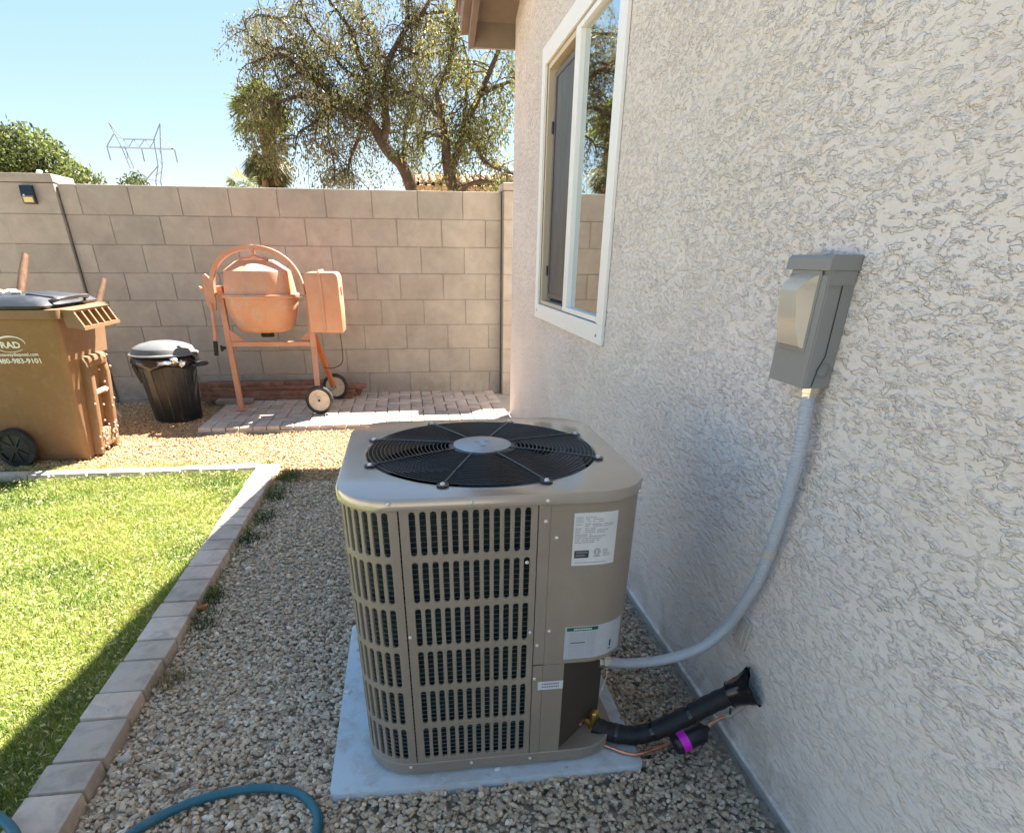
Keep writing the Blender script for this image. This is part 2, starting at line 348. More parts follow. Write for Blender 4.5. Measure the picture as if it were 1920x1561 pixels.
def stones(rects,dens,size=(.0046,.0090)):
    P=[]
    for (x0,x1,y0,y1,k) in rects:
        n=int((x1-x0)*(y1-y0)*dens*k); P.append(np.stack([RNG.uniform(x0,x1,n),RNG.uniform(y0,y1,n)],1))
    P=np.concatenate(P); x,y=P.T
    keep=~((x>-.245)&(x<.525)&(y>1.09)&(y<1.86)) & ~((x>-1.62)&(y>4.80)&(x<1.2)) & ~((x<-.835)&(y<3.93)) & ~((x>.78)&(y<5.03))
    P=P[keep]; n=len(P)
    V0,F0=ico(); Rm=rotm(n)
    fl=RNG.random(n)<.72; az_=RNG.uniform(0,2*np.pi,n); t1_=RNG.normal(0,.28,n); ca,sa=np.cos(az_),np.sin(az_); ct,st_=np.cos(t1_),np.sin(t1_)
    Rf=np.stack([np.stack([ca,-sa*ct,sa*st_],1),np.stack([sa,ca*ct,-ca*st_],1),np.stack([0*ca,st_,ct],1)],1); Rm=np.where(fl[:,None,None],Rf,Rm)
    s=RNG.uniform(size[0],size[1],n)*np.where(RNG.random(n)<.12,1.4,1.)
    sc=np.stack([s*RNG.uniform(.9,1.35,n),s*RNG.uniform(.7,1.,n),s*RNG.uniform(.5,.8,n)],1)
    J=V0[None]*(1+RNG.uniform(-.36,.30,(n,12,1)))
    V=J*sc[:,None,:]; V=np.einsum('nij,nkj->nki',Rm,V)
    dpx=np.maximum(np.maximum(-.25-P[:,0],P[:,0]-.53),0); dpy=np.maximum(np.maximum(1.085-P[:,1],P[:,1]-1.87),0); z=RNG.uniform(-.004,.008,n)+.005*vnoise(P[:,0],P[:,1],5)+.024*np.exp(-(dpx**2+dpy**2)/.02)
    V+=np.stack([P[:,0],P[:,1],z],1)[:,None,:]
    F=(F0[None]+(np.arange(n)*12)[:,None,None]).reshape(-1,3)
    pal=np.array([(.56,.48,.39),(.47,.39,.31),(.63,.56,.47),(.39,.315,.25),(.53,.47,.40),(.58,.47,.36),(.72,.67,.59)])
    pr=np.array([.28,.2,.13,.13,.12,.1,.04]); c=pal[RNG.choice(7,n,p=pr)]*RNG.uniform(.75,1.15,(n,1))*np.array([1.03,.96,.87])*(1+.10*vnoise(P[:,0],P[:,1],2.3))[:,None]
    back=(P[:,1]>3.6)[:,None]; c=np.where(back,c*np.array([.82,.70,.53]),c)  # rear stones tinted golden: the sunlit tone is put into their colour
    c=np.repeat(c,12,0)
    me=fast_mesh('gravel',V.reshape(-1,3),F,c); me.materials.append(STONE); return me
me=stones([(-.835,.785,.55,2.2,1.25),(-.835,.785,2.2,5.0,1.0),(-3.6,-.83,3.9,6.05,.85),(-1.7,-1.5,4.8,6.05,1.),(.785,1.6,5.03,5.7,.6)],10000)
tag(link('gravel',me),'loose grey and tan crushed gravel','gravel',kind='stuff')
# ------------------------------------------------------------------ lawn
def blades(name,P,h,wd,cols,lean=.7):
    n=len(P); a=RNG.uniform(0,2*np.pi,n); dx,dy=np.cos(a),np.sin(a)
    b=RNG.uniform(0,2*np.pi,n); L=lean*h*RNG.uniform(.1,1.2,n); lx,ly=np.cos(b)*L,np.sin(b)*L
    z0=P[:,2]; V=np.zeros((n,5,3))
    V[:,0]=np.stack([P[:,0]-dx*wd,P[:,1]-dy*wd,z0],1); V[:,1]=np.stack([P[:,0]+dx*wd,P[:,1]+dy*wd,z0],1)
    V[:,2]=np.stack([P[:,0]+dx*wd*.8+lx*.35,P[:,1]+dy*wd*.8+ly*.35,z0+h*.6],1)
    V[:,3]=np.stack([P[:,0]-dx*wd*.8+lx*.35,P[:,1]-dy*wd*.8+ly*.35,z0+h*.6],1)
    V[:,4]=np.stack([P[:,0]+lx,P[:,1]+ly,z0+h*RNG.uniform(.75,1.,n)],1)
    i=(np.arange(n)*5)[:,None]
    F=np.concatenate([i+np.array([[0,1,2]]),i+np.array([[0,2,3]]),i+np.array([[3,2,4]])],0)
    return fast_mesh(name,V.reshape(-1,3),F,np.repeat(cols,5,0))
def lawn():
    n=140000
    x=-.948-2.5*RNG.random(n)**1.15; y=RNG.uniform(.55,3.82,n)
    x2=RNG.uniform(-3.0,-.9,4500); y2=3.93+np.abs(RNG.normal(0,.09,4500))  # strays beyond the rear edging
    kk=vnoise(x2,y2*0,6)>-.15; x2,y2=x2[kk],y2[kk]
    x3=np.concatenate([-.83+np.abs(RNG.normal(0,.02,500)),-.972+RNG.normal(0,.012,5200)]); y3=np.concatenate([RNG.uniform(1.9,3.8,500),RNG.uniform(.6,3.8,5200)])
    x=np.concatenate([x,x2,x3]); y=np.concatenate([y,y2,y3]); n=len(x)
    d=vnoise(x,y,3.1)*.5+vnoise(x+3,y*1.3,8.3)*.5; d+=RNG.normal(0,.3,n)
    g1=np.array([.12,.21,.025]); g2=np.array([.32,.37,.07]); st=np.array([.52,.46,.18]); dk=np.array([.06,.13,.025])
    big_=vnoise(x*1.3,y,1.9); t=np.clip(.5+d*.6+.35*big_,0,1)[:,None]; c=g1*(1-t)+g2*t
    c=np.where((RNG.random(n)<.16+.25*np.clip(d,0,1))[:,None],st*RNG.uniform(.6,1.2,(n,1)),c); c=np.where((d<-.42-.2*big_)[:,None],dk,c)
    c*=RNG.uniform(.8,1.2,(n,1))
    h=RNG.uniform(.014,.030,n)*(1+.35*vnoise(x,y,6)); h=np.where((x>-1.0)|(y>3.74),h*1.5*(1+.5*vnoise(x*0,y,13)),h)
    wd=RNG.uniform(.0009,.0019,n)
    me=blades('lawn',np.stack([x,y,np.full(n,-.006)],1),h,wd,c,.95); me.materials.append(GRASSM)
    tag(link('lawn',me),'bright green patchy lawn with straw coloured blades','grass',kind='stuff')
    # clippings lying flat on the turf
    n=9000; x=-.97-2.4*RNG.random(n)**1.3; y=RNG.uniform(.8,3.8,n); a=RNG.uniform(0,np.pi,n); L=RNG.uniform(.003,.008,n)*np.where(RNG.random(n)<.05,2.2,1.)
    V=np.zeros((n,4,3)); dx,dy=np.cos(a)*L,np.sin(a)*L; nx,ny=-np.sin(a)*.0015,np.cos(a)*.0015; z=RNG.uniform(.018,.034,n)
    for k,(s,t) in enumerate(((-1,-1),(1,-1),(1,1),(-1,1))): V[:,k]=np.stack([x+s*dx+t*nx,y+s*dy+t*ny,z+s*RNG.uniform(-.005,.005,n)],1)
    c=np.repeat(np.array([[.55,.50,.26]])*RNG.uniform(.55,1.15,(n,1)),4,0)
    me=fast_mesh('grass_clippings',V.reshape(-1,3),np.arange(n*4).reshape(-1,4),c); me.materials.append(GRASSM)
    tag(link('grass_clippings',me),'dry straw clippings scattered over the lawn','clippings',kind='stuff')
lawn()
# ------------------------------------------------------------------ lawn edging
ed=thing('lawn_edging','single row of pinkish grey concrete pavers between lawn and gravel path','edging',(-.9,2.5,0))
ys=[.35,.52,.70,.86,1.02,1.176,1.285,1.45,1.572,1.74,1.856,2.01,2.12,2.296,2.421,2.579,2.689,2.862,2.971,3.087,3.256,3.425,3.597,3.70,3.86]
for i in range(len(ys)-1):
    y0,y1=ys[i]+.004,ys[i+1]-.004; b=MB()
    jx=random.uniform(-.004,.004); b.box((-.9+jx,(y0+y1)/2,.002+random.uniform(-.003,.003)),(.128,y1-y0,.085),.006,Matrix.Rotation(random.uniform(-.012,.012),3,'Z'))
    b.build('paver',CURB,ed,smooth=30)
eb=thing('rear_lawn_edging','row of sunlit grey pavers closing off the far side of the lawn','edging',(-2,3.87,0))
x=-.97
while x>-4.4:
    L=random.choice((.2,.21,.12)); b=MB(); b.box((x-L/2,3.875+random.uniform(-.004,.004)+(x+.97)*-.003,-.004+random.uniform(-.004,.003)),(L-.008,.085,.07),.006)
    b.build('paver',CURB,eb,smooth=30); x-=L
# ------------------------------------------------------------------ paver patio
pt=thing('patio',None,None,(0,5.4,0)); tag(pt,kind='structure')
cs=.0985; x0,y0=-1.585,4.80; bk={}
def brick_mesh(nm,w_,d_):
    b=MB(); b.box((0,0,0),(w_-.007,d_-.007,.06),.004); me=D.meshes.new(nm); me.from_pydata(b.v,[],b.f); finish(me,PAVER,30); return me
bh=brick_mesh('brick',2*cs,cs); bv=brick_mesh('brick',cs,2*cs); b1=brick_mesh('brick',cs,cs)
def put(me,x,y):
    o=D.objects.new('brick',me); COL.objects.link(o); o.parent=pt
    o.location=Vector((x,y,.018+random.uniform(-.0035,.0035)))-pt.location; o.rotation_euler=(random.uniform(-.012,.012),random.uniform(-.012,.012),random.uniform(-.01,.01))
NX,NY=24,12
for i in range(NX): put(bv,x0+(i+.5)*cs,y0+cs)     # soldier course along the front
for i in range(-2,NX):
    for j in range(1,NY+1):
        d_=(i-j)%4
        Y0=y0+cs+j*cs
        if d_==0:
            a,b2=i>=0,i+1<NX and i+1>=0
            if a and b2: put(bh,x0+(i+1)*cs,Y0+.5*cs)
            elif a or (b2): put(b1,x0+(i+.5+(0 if a else 1))*cs,Y0+.5*cs)
        if d_==3 and i>=0:
            if j+1<=NY: put(bv,x0+(i+.5)*cs,Y0+cs)
            else: put(b1,x0+(i+.5)*cs,Y0+.5*cs)
        if d_==2 and j==1 and i>=0: put(b1,x0+(i+.5)*cs,Y0+.5*cs)
b=MB(); b.box((-.35,5.425,.002),(2.5,1.27,.036)); b.build('sand_bed',MORTAR,pt)
# ------------------------------------------------------------------ block walls
CH_=.2032; PITCH=.3755
_bm={}
def block_mesh(L,h=CH_,dp=.15):
    k=(round(L,3),round(h,3),round(dp,3))
    if k not in _bm:
        b=MB(); b.box((0,0,0),(L-.0055,dp,h-.003),.003); me=D.meshes.new('block'); me.from_pydata(b.v,[],b.f); finish(me,BLOCK,30); _bm[k]=me
    return _bm[k]
def put_block(par,x0,x1,z0,yf,dp=.15,h=CH_,jit=1):
    if x1-x0<.03: return
    o=D.objects.new('block',block_mesh(x1-x0,h,dp)); COL.objects.link(o); o.parent=par
    o.location=Vector(((x0+x1)/2,yf+dp/2+random.uniform(0,.003)*jit,z0+h/2))-par.location
offs=[.148,.339,.153,.337,.156,.364,.185,.372]
def wall_run(par,xa,xb):
    for r in range(8):
        z0=1.642-(r+1)*CH_; o=offs[r]
        k=math.floor((xa-o)/PITCH); e=[xa]
        while True:
            k+=1; x=o+k*PITCH
            if x>=xb-.02: break
            if x>xa+.02: e.append(x)
        e.append(xb)
        for a,b2 in zip(e[:-1],e[1:]): put_block(par,a,b2,z0,YW)
    m_=MB(); m_.box(((xa+xb)/2,YW+.0775,.81),(xb-xa,.138,1.655)); m_.build('mortar',MORTAR,par)
wl=thing('block_wall','long tan concrete block wall behind the mixer, between two pilasters','block wall',(-.9,YW,0),'lengths of the block wall'); wall_run(wl,-2.615,.852)
wl2=thing('block_wall','continuation of the block wall left of the pilaster with the solar light','block wall',(-4.5,YW,0),'lengths of the block wall'); wall_run(wl2,-5.4,-3.045)
wl3=thing('block_wall','short block wall hidden behind the house corner, right of the right pilaster','block wall',(2.5,YW,0),'lengths of the block wall'); wall_run(wl3,1.265,3.0)
pl=thing('pilaster','square block pilaster with flat cap carrying the solar light','pilaster',(-2.83,6.2,0),'pilasters of the block wall')
for r in range(8): put_block(pl,-3.04,-2.62,1.642-(r+1)*CH_,6.035,.36,jit=0)
c=MB(); c.box((-2.83,6.215,1.672),(.425,.375,.056),.004); c.build('cap',BLOCK,pl,smooth=30)
m_=MB(); m_.box((-2.83,6.215,.8),(.405,.345,1.68)); m_.build('mortar',MORTAR,pl)
pr=thing('pilaster','narrow strip of block pilaster showing at the house corner','pilaster',(1.05,5.9,0),'pilasters of the block wall')
for r in range(8): put_block(pr,.856,1.26,1.642-(r+1)*CH_,5.96,.26,jit=0)
c=MB(); c.box((1.058,6.09,1.672),(.42,.28,.056),.012); c.build('cap',BLOCK,pr,smooth=30)
m_=MB(); m_.box((1.058,6.09,.8),(.395,.248,1.68)); m_.build('mortar',MORTAR,pr)
# ------------------------------------------------------------------ house
hs=thing('house','beige house wall of rough trowelled stucco with a white framed window','house',(XW,2,0))
wy0,wy1,wz0,wz1=2.66,3.96,.925,2.02
b=MB(); zt=2.75
def wallbox(y0,y1,z0,z1): b.box((XW+.08,(y0+y1)/2,(z0+z1)/2),(.16,y1-y0,z1-z0))
wallbox(-4,wy0,.045,zt); wallbox(wy1,YC,.045,zt); wallbox(wy0,wy1,.045,wz0); wallbox(wy0,wy1,wz1,zt)
b.prism([(-4,zt),(YC,zt),(YC,zt+.02),(-1.6,zt+2.2),(-4,zt+1.4)],0,XW,XW+.16)
b.box((XW+3,YC-.08,1.4),(5.7,.16,2.7)); b.build('wall',STUCCO,hs)
b=MB(); b.box((XW+.10,.515,.0),(.17,9.03,.10)); b.build('foundation',CONC,hs)
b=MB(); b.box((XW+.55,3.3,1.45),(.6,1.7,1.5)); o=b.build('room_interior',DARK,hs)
b=MB(); b.tube([(XW-.001,-4,.05),(XW-.001,YC+.004,.05)],.007,8); b.build('weep_edge',STUCCO,hs,smooth=60)
# rake overhang (slopes up towards the camera) and eave end
RS=.34; ye,ze,xe=5.10,2.327,.495
def rk(x0,x1,zlo,zhi,name,mat,y_end=ye,y0=-2.2):
    m_=MB(); L=[]
    for y in (y0,y_end):
        zz=ze+RS*(ye-y)
        L+= [(x0,y,zz+zlo),(x1,y,zz+zlo),(x1,y,zz+zhi),(x0,y,zz+zhi)]
    m_.add(L,[(0,1,2,3),(7,6,5,4),(0,4,5,1),(1,5,6,2),(2,6,7,3),(3,7,4,0)]); return m_.build(name,mat,hs)
rk(xe,xe+.035,0,.15,'bargeboard',EAVED)
rk(xe-.045,xe-.002,.065,.19,'trim_board',EAVED)
rk(xe+.037,XW+2.4,.11,.15,'soffit',EAVE)
rk(xe-.06,XW+2.4,.192,.215,'underlay',EAVED,ye+.06)
b=MB(); b.box((xe+.037+1.4,ye-.02,ze+.075),(2.8,.035,.15)); b.build('fascia_board',EAVE,hs)
for i in range(14):
    y=ye+.10-i*.33; m_=MB(); q=Matrix.Rotation(-math.atan(RS)-.03,3,'X')
    for k in range(8): m_.box((xe-.075+.16+k*.32,y-.17,ze+.245+RS*(ye-y+.17)),(.31,.36,.028),.006,q)
    m_.build('roof_tile',TILE,hs).__setitem__('kind','stuff')
b=MB(); b.prism([(xe,ze-.0),(XW+.0,ze-.0)][:0] or [(XW-.06,2.22),(XW+.0,2.22),(XW+.0,2.75),(XW-.06,2.75)],1,YC-.10,YC-.02); 
# window
def ring(mb,y0,y1,z0,z1,fy,fyb,fzb,fzt,x0,x1):
    mb.box(((x0+x1)/2,(y0+y1)/2,z0+fzb/2),(x1-x0,y1-y0,fzb)); mb.box(((x0+x1)/2,(y0+y1)/2,z1-fzt/2),(x1-x0,y1-y0,fzt))
    mb.box(((x0+x1)/2,y0+fy/2,(z0+fzb+z1-fzt)/2),(x1-x0,fy,z1-z0-fzb-fzt)); mb.box(((x0+x1)/2,y1-fyb/2,(z0+fzb+z1-fzt)/2),(x1-x0,fyb,z1-z0-fzb-fzt))
m_=MB(); ring(m_,2.585,4.02,.853,2.095,.085,.075,.074,.078,XW-.016,XW-.001); win=m_.build('window',VINYL,hs,bev=.0025)
m_=MB(); ring(m_,2.672,3.945,.928,2.016,.02,.03,.018,.022,XW+.002,XW+.055); m_.build('frame',CREAM,win)
m_=MB(); ring(m_,2.694,3.33,.932,2.010,.012,.085,.02,.02,XW-.008,XW+.022); m_.build('sash',VINYL,win,bev=.002)
m_=MB(); m_.box((XW+.016,2.976,1.47),(.004,.54,1.036)); m_.build('pane',GLASSM,win)
m_=MB(); m_.box((XW+.046,3.58,1.47),(.004,.56,.99)); m_.build('pane',GLASSM,win)
m_=MB(); m_.box((XW+.030,3.575,1.468),(.0025,.575,1.0)); m_.build('insect_screen',SCREENM,win)
m_=MB(); ring(m_,3.30,3.865,.966,1.97,.018,.03,.022,.022,XW+.0235,XW+.030); m_.build('screen_frame',M('screen_frame_grey',(.11,.10,.10),.5),win)
for z in (1.75,1.10):
    m_=MB(); m_.box((XW+.02,3.862,z),(.012,.02,.05),.002); m_.build('latch',BLACKP,win)
for y,z in ((2.66,.885),(3.955,.892)):
    m_=MB(); m_.lathe([(0,-.002),(.006,-.002),(.006,.002),(0,.003)],10,(XW-.017,y,z),(-1,0,0)); m_.build('screw',WIRE,win)
# ------------------------------------------------------------------ disconnect box on the wall
dx=thing('disconnect_box','grey steel electrical disconnect box with clear handle cover on the stucco wall','electrical box',(XW,1.18,.96))
m_=MB(); m_.box(((.737+XW)/2,1.176,1.055),(XW-.737,.124,.205)); m_.build('body',BOXG,dx,bev=.0015)
m_=MB(); m_.box((.7358,1.176,1.048),(.003,.121,.19)); m_.build('front_cover',BOXG,dx,bev=.0008)
m_=MB(); m_.prism([(.728,1.150),(XW-.001,1.150),(XW-.001,1.1745),(.735,1.1745),(.728,1.168)],1,1.108,1.245); m_.build('hood',BOXG,dx,bev=.0015)
m_=MB(); m_.box((.76,1.1123,1.142),(.050,.003,.030)); m_.build('hood_flange',BOXG,dx)
m_=MB(); m_.tube([(.764,1.1125,1.140),(.7645,1.1125,1.01),(.755,1.1125,.985),(.751,1.1125,.957)],.0008,6); m_.build('seam',DARK,dx)
for r in (.0105,.0145):
    m_=MB(); m_.tube([(.7665+r*math.cos(a),1.1132,.985+r*math.sin(a)) for a in [k*math.pi/10 for k in range(20)]],.0007,5,closed=True); m_.build('knockout',BOXG,dx)
m_=MB()   # bulged clear cover over the handle
ya,yb=1.138,1.216
P=[(1.144,.006),(1.138,.020),(1.128,.030),(1.118,.030),(1.022,.010),(1.020,.0)]
vs_=[];fs_=[]
sh=[(1.144,0,.0,.0),(1.138,.012,.004,.004),(1.127,.026,.006,.010),(1.116,.030,.006,.016),(1.060,.021,.004,.010),(1.024,.010,.001,.003),(1.020,0,0,0)]
for z,dd,la,lb in sh:
    X=.7340-dd; vs_+=[(.7340,yb,z),(X,yb-la,z),(X,ya+lb,z),(.7340,ya,z)]
for i in range(len(sh)-1):
    for k in range(3): fs_.append((i*4+k,i*4+k+1,i*4+4+k+1,i*4+4+k))
m_.add(vs_,fs_); m_.build('handle_cover',CLEAR,dx,smooth=35)
m_=MB(); m_.box((.7335,1.177,1.082),(.003,.088,.136)); m_.build('cover_frame',BOXG,dx,bev=.001)
# conduit
cd=thing('conduit','grey flexible conduit curving from the disconnect box down to the condenser','conduit',(.75,1.13,.6))
cp=[(.762,1.129,.935),(.760,1.112,.83),(.762,1.116,.737),(.762,1.127,.637),(.760,1.142,.538),(.752,1.168,.450),(.735,1.194,.368),(.69,1.200,.316),(.63,1.209,.283),(.56,1.232,.256),(.495,1.236,.256),(.455,1.23,.266)]
def spl(P,n=8):
    P=[Vector(p) for p in P]; out=[]
    for i in range(len(P)-1):
        p0=P[max(i-1,0)];p1=P[i];p2=P[i+1];p3=P[min(i+2,len(P)-1)]
        for k in range(n):
            t=k/n; out.append(.5*((2*p1)+(p2-p0)*t+(2*p0-5*p1+4*p2-p3)*t*t+(3*p1-p0-3*p2+p3)*t**3))
    return out+[P[-1]]
sp_=spl(cp,16); m_=MB(); up_=[]; rr_=[]
for i in range(len(sp_)-1):
    k=4 if i<66 else 1
    for j in range(k):
        up_.append(sp_[i].lerp(sp_[i+1],j/k)); rr_.append(.0133+(.0009 if k==4 and j in (0,1) else -.0003 if k==4 else 0))
up_.append(sp_[-1]); rr_.append(.0133); m_.tube(up_,rr_,16); m_.build('flexible_tube',PVC,cd,smooth=60)
for loc_,ax,nm in (((.762,1.129,.944),(0,0,1),'top_fitting'),((.449,1.229,.268),(-1,-.1,.15),'bottom_fitting')):
    m_=MB(); m_.lathe([(.0,-.010),(.0145,-.010),(.0145,-.002),(.0165,-.001),(.0165,.009),(.0125,.010),(.0125,.020),(0,.020)],6,loc_,ax); m_.build(nm,ZINC,cd)
m_=MB(); i0=len(sp_)*58//176; m_.tube(sp_[52:56],.0152,16); m_.build('tape_band',PAINTP,cd,smooth=60)
# painted plate behind conduit
pp=thing('wall_plate','small blank cover plate painted beige, half hidden behind the grey conduit','cover plate',(XW,1.19,.35))
m_=MB(); m_.box((XW-.004,1.195,.352),(.007,.052,.085),.002,Matrix.Rotation(.1,3,'X')); m_.build('plate',PAINTP,pp)
m_=MB(); m_.box((XW-.009,1.195,.352),(.004,.026,.05),.001,Matrix.Rotation(.1,3,'X')); m_.build('raised_centre',PAINTP,pp)
# ------------------------------------------------------------------ pad
pd=MB(); r=.02; pts=[]
for cx,cy,a0 in ((.53-r,1.082+r,-90),(.53-r,1.87-r,0),(-.253+r,1.87-r,90),(-.253+r,1.086+r,180)):
    for k in range(5):
        a=math.radians(a0+k*22.5); pts.append((cx+r*math.cos(a),cy+r*math.sin(a)))
pd.prism(pts,2,-.01,.045); pdo=pd.build('equipment_pad',PAD,smooth=30,bev=.004,loc=(.14,1.48,0))
tag(pdo,'flat blue grey plastic pad on the gravel under the condenser','equipment pad')
# ------------------------------------------------------------------ condenser
ACX,ACY=.157,1.435; HX=.315; RR=.11; SL=2*(HX-RR); QA=RR*math.pi/2; PER=4*SL+4*QA
def peri(u,ins=0.,z=0.):
    u=(u+SL/2)%PER; seg=[(0,-1,1,0),(1,0,0,1),(0,1,-1,0),(-1,0,0,-1)]
    k=0
    while True:
        if u<=SL or k==4: break
        u-=SL
        if u<QA:
            a=u/RR; nx0,ny0,tx,ty=seg[k%4]
            n_=(nx0*math.cos(a)+tx*math.sin(a),ny0*math.cos(a)+ty*math.sin(a))
            cx=(nx0+tx)*(HX-RR); cy=(ny0+ty)*(HX-RR)
            return (ACX+cx+n_[0]*(RR-ins),ACY+cy+n_[1]*(RR-ins),z)
        u-=QA; k+=1
    nx0,ny0,tx,ty=seg[k%4]; s=u-SL/2
    return (ACX+nx0*(HX-ins)+tx*s,ACY+ny0*(HX-ins)+ty*s,z)
ac=thing('air_conditioner','taupe air conditioning condenser with slotted grilles and round black fan guard','air conditioner',(ACX,ACY,.045))
def sheet(mb,u0,u1,z0,z1,ins=0.,n=None,fold=0.):
    n=n or max(1,int(abs(u1-u0)/.012)); vs=[];fs=[]
    for i in range(n+1):
        u=u0+(u1-u0)*i/n; vs+=[peri(u,ins,z0),peri(u,ins,z1)]
    fs=[(2*i,2*i+2,2*i+3,2*i+1) for i in range(n)]
    if fold:
        for i in range(n+1):
            u=u0+(u1-u0)*i/n; vs+=[peri(u,ins+fold,z0),peri(u,ins+fold,z1)]
        m0=2*(n+1)
        fs+=[(0,1,m0+1,m0),(2*n,m0+2*n,m0+2*n+1,2*n+1)]
        for i in range(n): fs+=[(2*i,m0+2*i,m0+2*i+2,2*i+2),(2*i+1,2*i+3,m0+2*i+3,m0+2*i+1)]
    mb.add(vs,fs)
ZT,ZB=.7375,.100; RP=(ZT-ZB+.012)/6; SH=RP-.012; SW=.0142; PU=.0209
def grille(ua,ub,us,ncol,z0=.085,z1=.746):
    """pierced sheet: us = left edge of first cell"""
    mb=MB(); mb_s=sheet
    sheet(mb,ua,us,z0,z1,0); sheet(mb,us+ncol*PU,ub,z0,z1,0)
    ztop=ZT+.006; zbot=ztop-6*RP
    for cidx in range(ncol):
        sheet(mb,us+cidx*PU,us+(cidx+1)*PU,ztop,z1,0,1); sheet(mb,us+cidx*PU,us+(cidx+1)*PU,z0,zbot,0,1)
    rr=SW/2; th=[0,.45,math.atan(.013/(PU/2)),1.25,math.pi/2]; th=th+[math.pi-t for t in th[-2::-1]]
    for cidx in range(ncol):
        uc=us+(cidx+.5)*PU
        for r_i in range(6):
            zt_=ztop-r_i*RP-.006; zb_=zt_-SH; ct,cb=zt_-rr,zb_+rr
            rings=[[],[],[],[]]
            for sgn,cz in ((1,ct),(-1,cb)):
                for t in (th if sgn>0 else th):
                    cu,sv=math.cos(t),math.sin(t)
                    if sgn<0: cu=-cu
                    k=min((PU/2)/abs(cu) if abs(cu)>1e-6 else 9,(rr+.006)/sv if sv>1e-6 else 9)
                    if abs(sv)<1e-6: ou,oz=cu*PU/2,cz
                    else: ou,oz=cu*k,cz+sgn*sv*k
                    rings[0].append(peri(uc+ou,0,oz)); rings[1].append(peri(uc+cu*rr,0,cz+sgn*sv*rr))
                    rings[2].append(peri(uc+cu*(rr-.0011),.0013,cz+sgn*sv*(rr-.0011))); rings[3].append(peri(uc+cu*(rr-.0011),.006,cz+sgn*sv*(rr-.0011)))
            n=len(rings[0]); vs=sum(rings,[]); fs=[]
            for q in range(3):
                for k in range(n): fs.append((q*n+k,q*n+(k+1)%n,(q+1)*n+(k+1)%n,(q+1)*n+k))
            mb.add(vs,fs)
    for u in (ua,ub): mb.add([peri(u,0,z0),peri(u,0,z1),peri(u,.012,z1),peri(u,.012,z0)],[(0,1,2,3)])
    return mb
us0=-.178-.0033
grille(-.1955,.0785,us0,12).build('grille_panel',TAUPE,ac,smooth=30)
n2=38; grille(-.1985-n2*PU-.03,-.1985,-.1985-.0145-n2*PU,n2).build('grille_panel',TAUPE,ac,smooth=30)
ub=-.1985-n2*PU-.03+PER; n3=int((ub-.62-.03)/PU); grille(.62,ub-.003,.62+.015,n3).build('grille_panel',TAUPE,ac,smooth=30)
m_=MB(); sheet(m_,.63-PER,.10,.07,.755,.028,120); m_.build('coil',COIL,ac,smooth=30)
m_=MB()
for i in range(55):
    z=.092+i*.01195; N=72
    pts=[peri(.63-PER+(PER-.53)*k/N,.017,z) for k in range(N+1)]; m_.tube(pts,.0010,3,caps=False)
o=m_.build('guard_wires',WIRE,ac); o['kind']='stuff'
m_=MB(); sheet(m_,.0805,.1045,.356,.746,-.001,fold=.01); m_.build('side_strip',TAUPE,ac)
m_=MB(); sheet(m_,.1052,.617,.354,.746,-.0008,60,fold=.012); m_.build('service_panel',TAUPE,ac,smooth=30)
m_=MB(); sheet(m_,.0805,.1035,.088,.3525,-.0005,fold=.01); m_.build('lower_strip',TAUPE,ac)
m_=MB(); sheet(m_,.1042,.154,.088,.3525,0,fold=.008); m_.build('lower_panel',TAUPE,ac)
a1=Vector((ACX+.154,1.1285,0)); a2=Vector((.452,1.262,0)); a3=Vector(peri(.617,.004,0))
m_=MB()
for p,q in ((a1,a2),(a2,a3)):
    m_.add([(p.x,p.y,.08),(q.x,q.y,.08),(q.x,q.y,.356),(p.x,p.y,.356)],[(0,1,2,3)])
m_.build('valve_recess',M('recess_shade_brown',(.085,.066,.05),.6),ac)  # recess shade put into the panel colour; the panel itself is taupe
m_=MB(); m_.add([peri(u,0,.3535) for u in [.154+.463*k/30 for k in range(31)]]+[(a3.x,a3.y,.3535),(a2.x,a2.y,.3535),(a1.x,a1.y,.3535)],[tuple(range(34))]); m_.build('recess_ceiling',TAUPE,ac)
# base pan
def rrect(ins,z): return [peri(-PER/2+PER*k/96,ins,z) for k in range(96)]
m_=MB(); RG=[rrect(.012,.047),rrect(-.001,.056),rrect(-.003,.064),rrect(-.003,.086),rrect(-.0005,.0885),rrect(.03,.082)]
vs_=sum(RG,[]); fs_=[(q*96+k,q*96+(k+1)%96,(q+1)*96+(k+1)%96,(q+1)*96+k) for q in range(5) for k in range(96)]; fs_.append(tuple(range(480,576))); m_.add(vs_,fs_); m_.build('base_pan',TAUPE,ac,smooth=30)
# lid with round opening
LZ=.766; m_=MB(); N=96; FR=.268; FC=(ACX,ACY)
LR=[rrect(-.004,.7415),rrect(-.006,.7425),rrect(-.006,.760),rrect(-.0035,LZ-.001),rrect(0,LZ)]
vs_=sum(LR,[]); fs_=[(q*96+k,q*96+(k+1)%96,(q+1)*96+(k+1)%96,(q+1)*96+k) for q in range(4) for k in range(96)]
def circ(r,z):
    out=[]
    for k in range(96):
        p=LR[4][k]; a=math.atan2(p[1]-ACY,p[0]-ACX); out.append((ACX+r*math.cos(a),ACY+r*math.sin(a),z))
    return out
C=[circ(FR+.004,LZ),circ(FR+.0015,LZ-.002),circ(FR,LZ-.006),circ(FR,LZ-.05)]
n0=len(vs_); vs_+=sum(C,[])
fs_+=[(384+k,384+(k+1)%96,n0+(k+1)%96,n0+k) for k in range(96)]
fs_+=[(n0+q*96+k,n0+q*96+(k+1)%96,n0+(q+1)*96+(k+1)%96,n0+(q+1)*96+k) for q in range(3) for k in range(96)]
m_.add(vs_,fs_); m_.build('lid',TAUPED,ac,smooth=30)
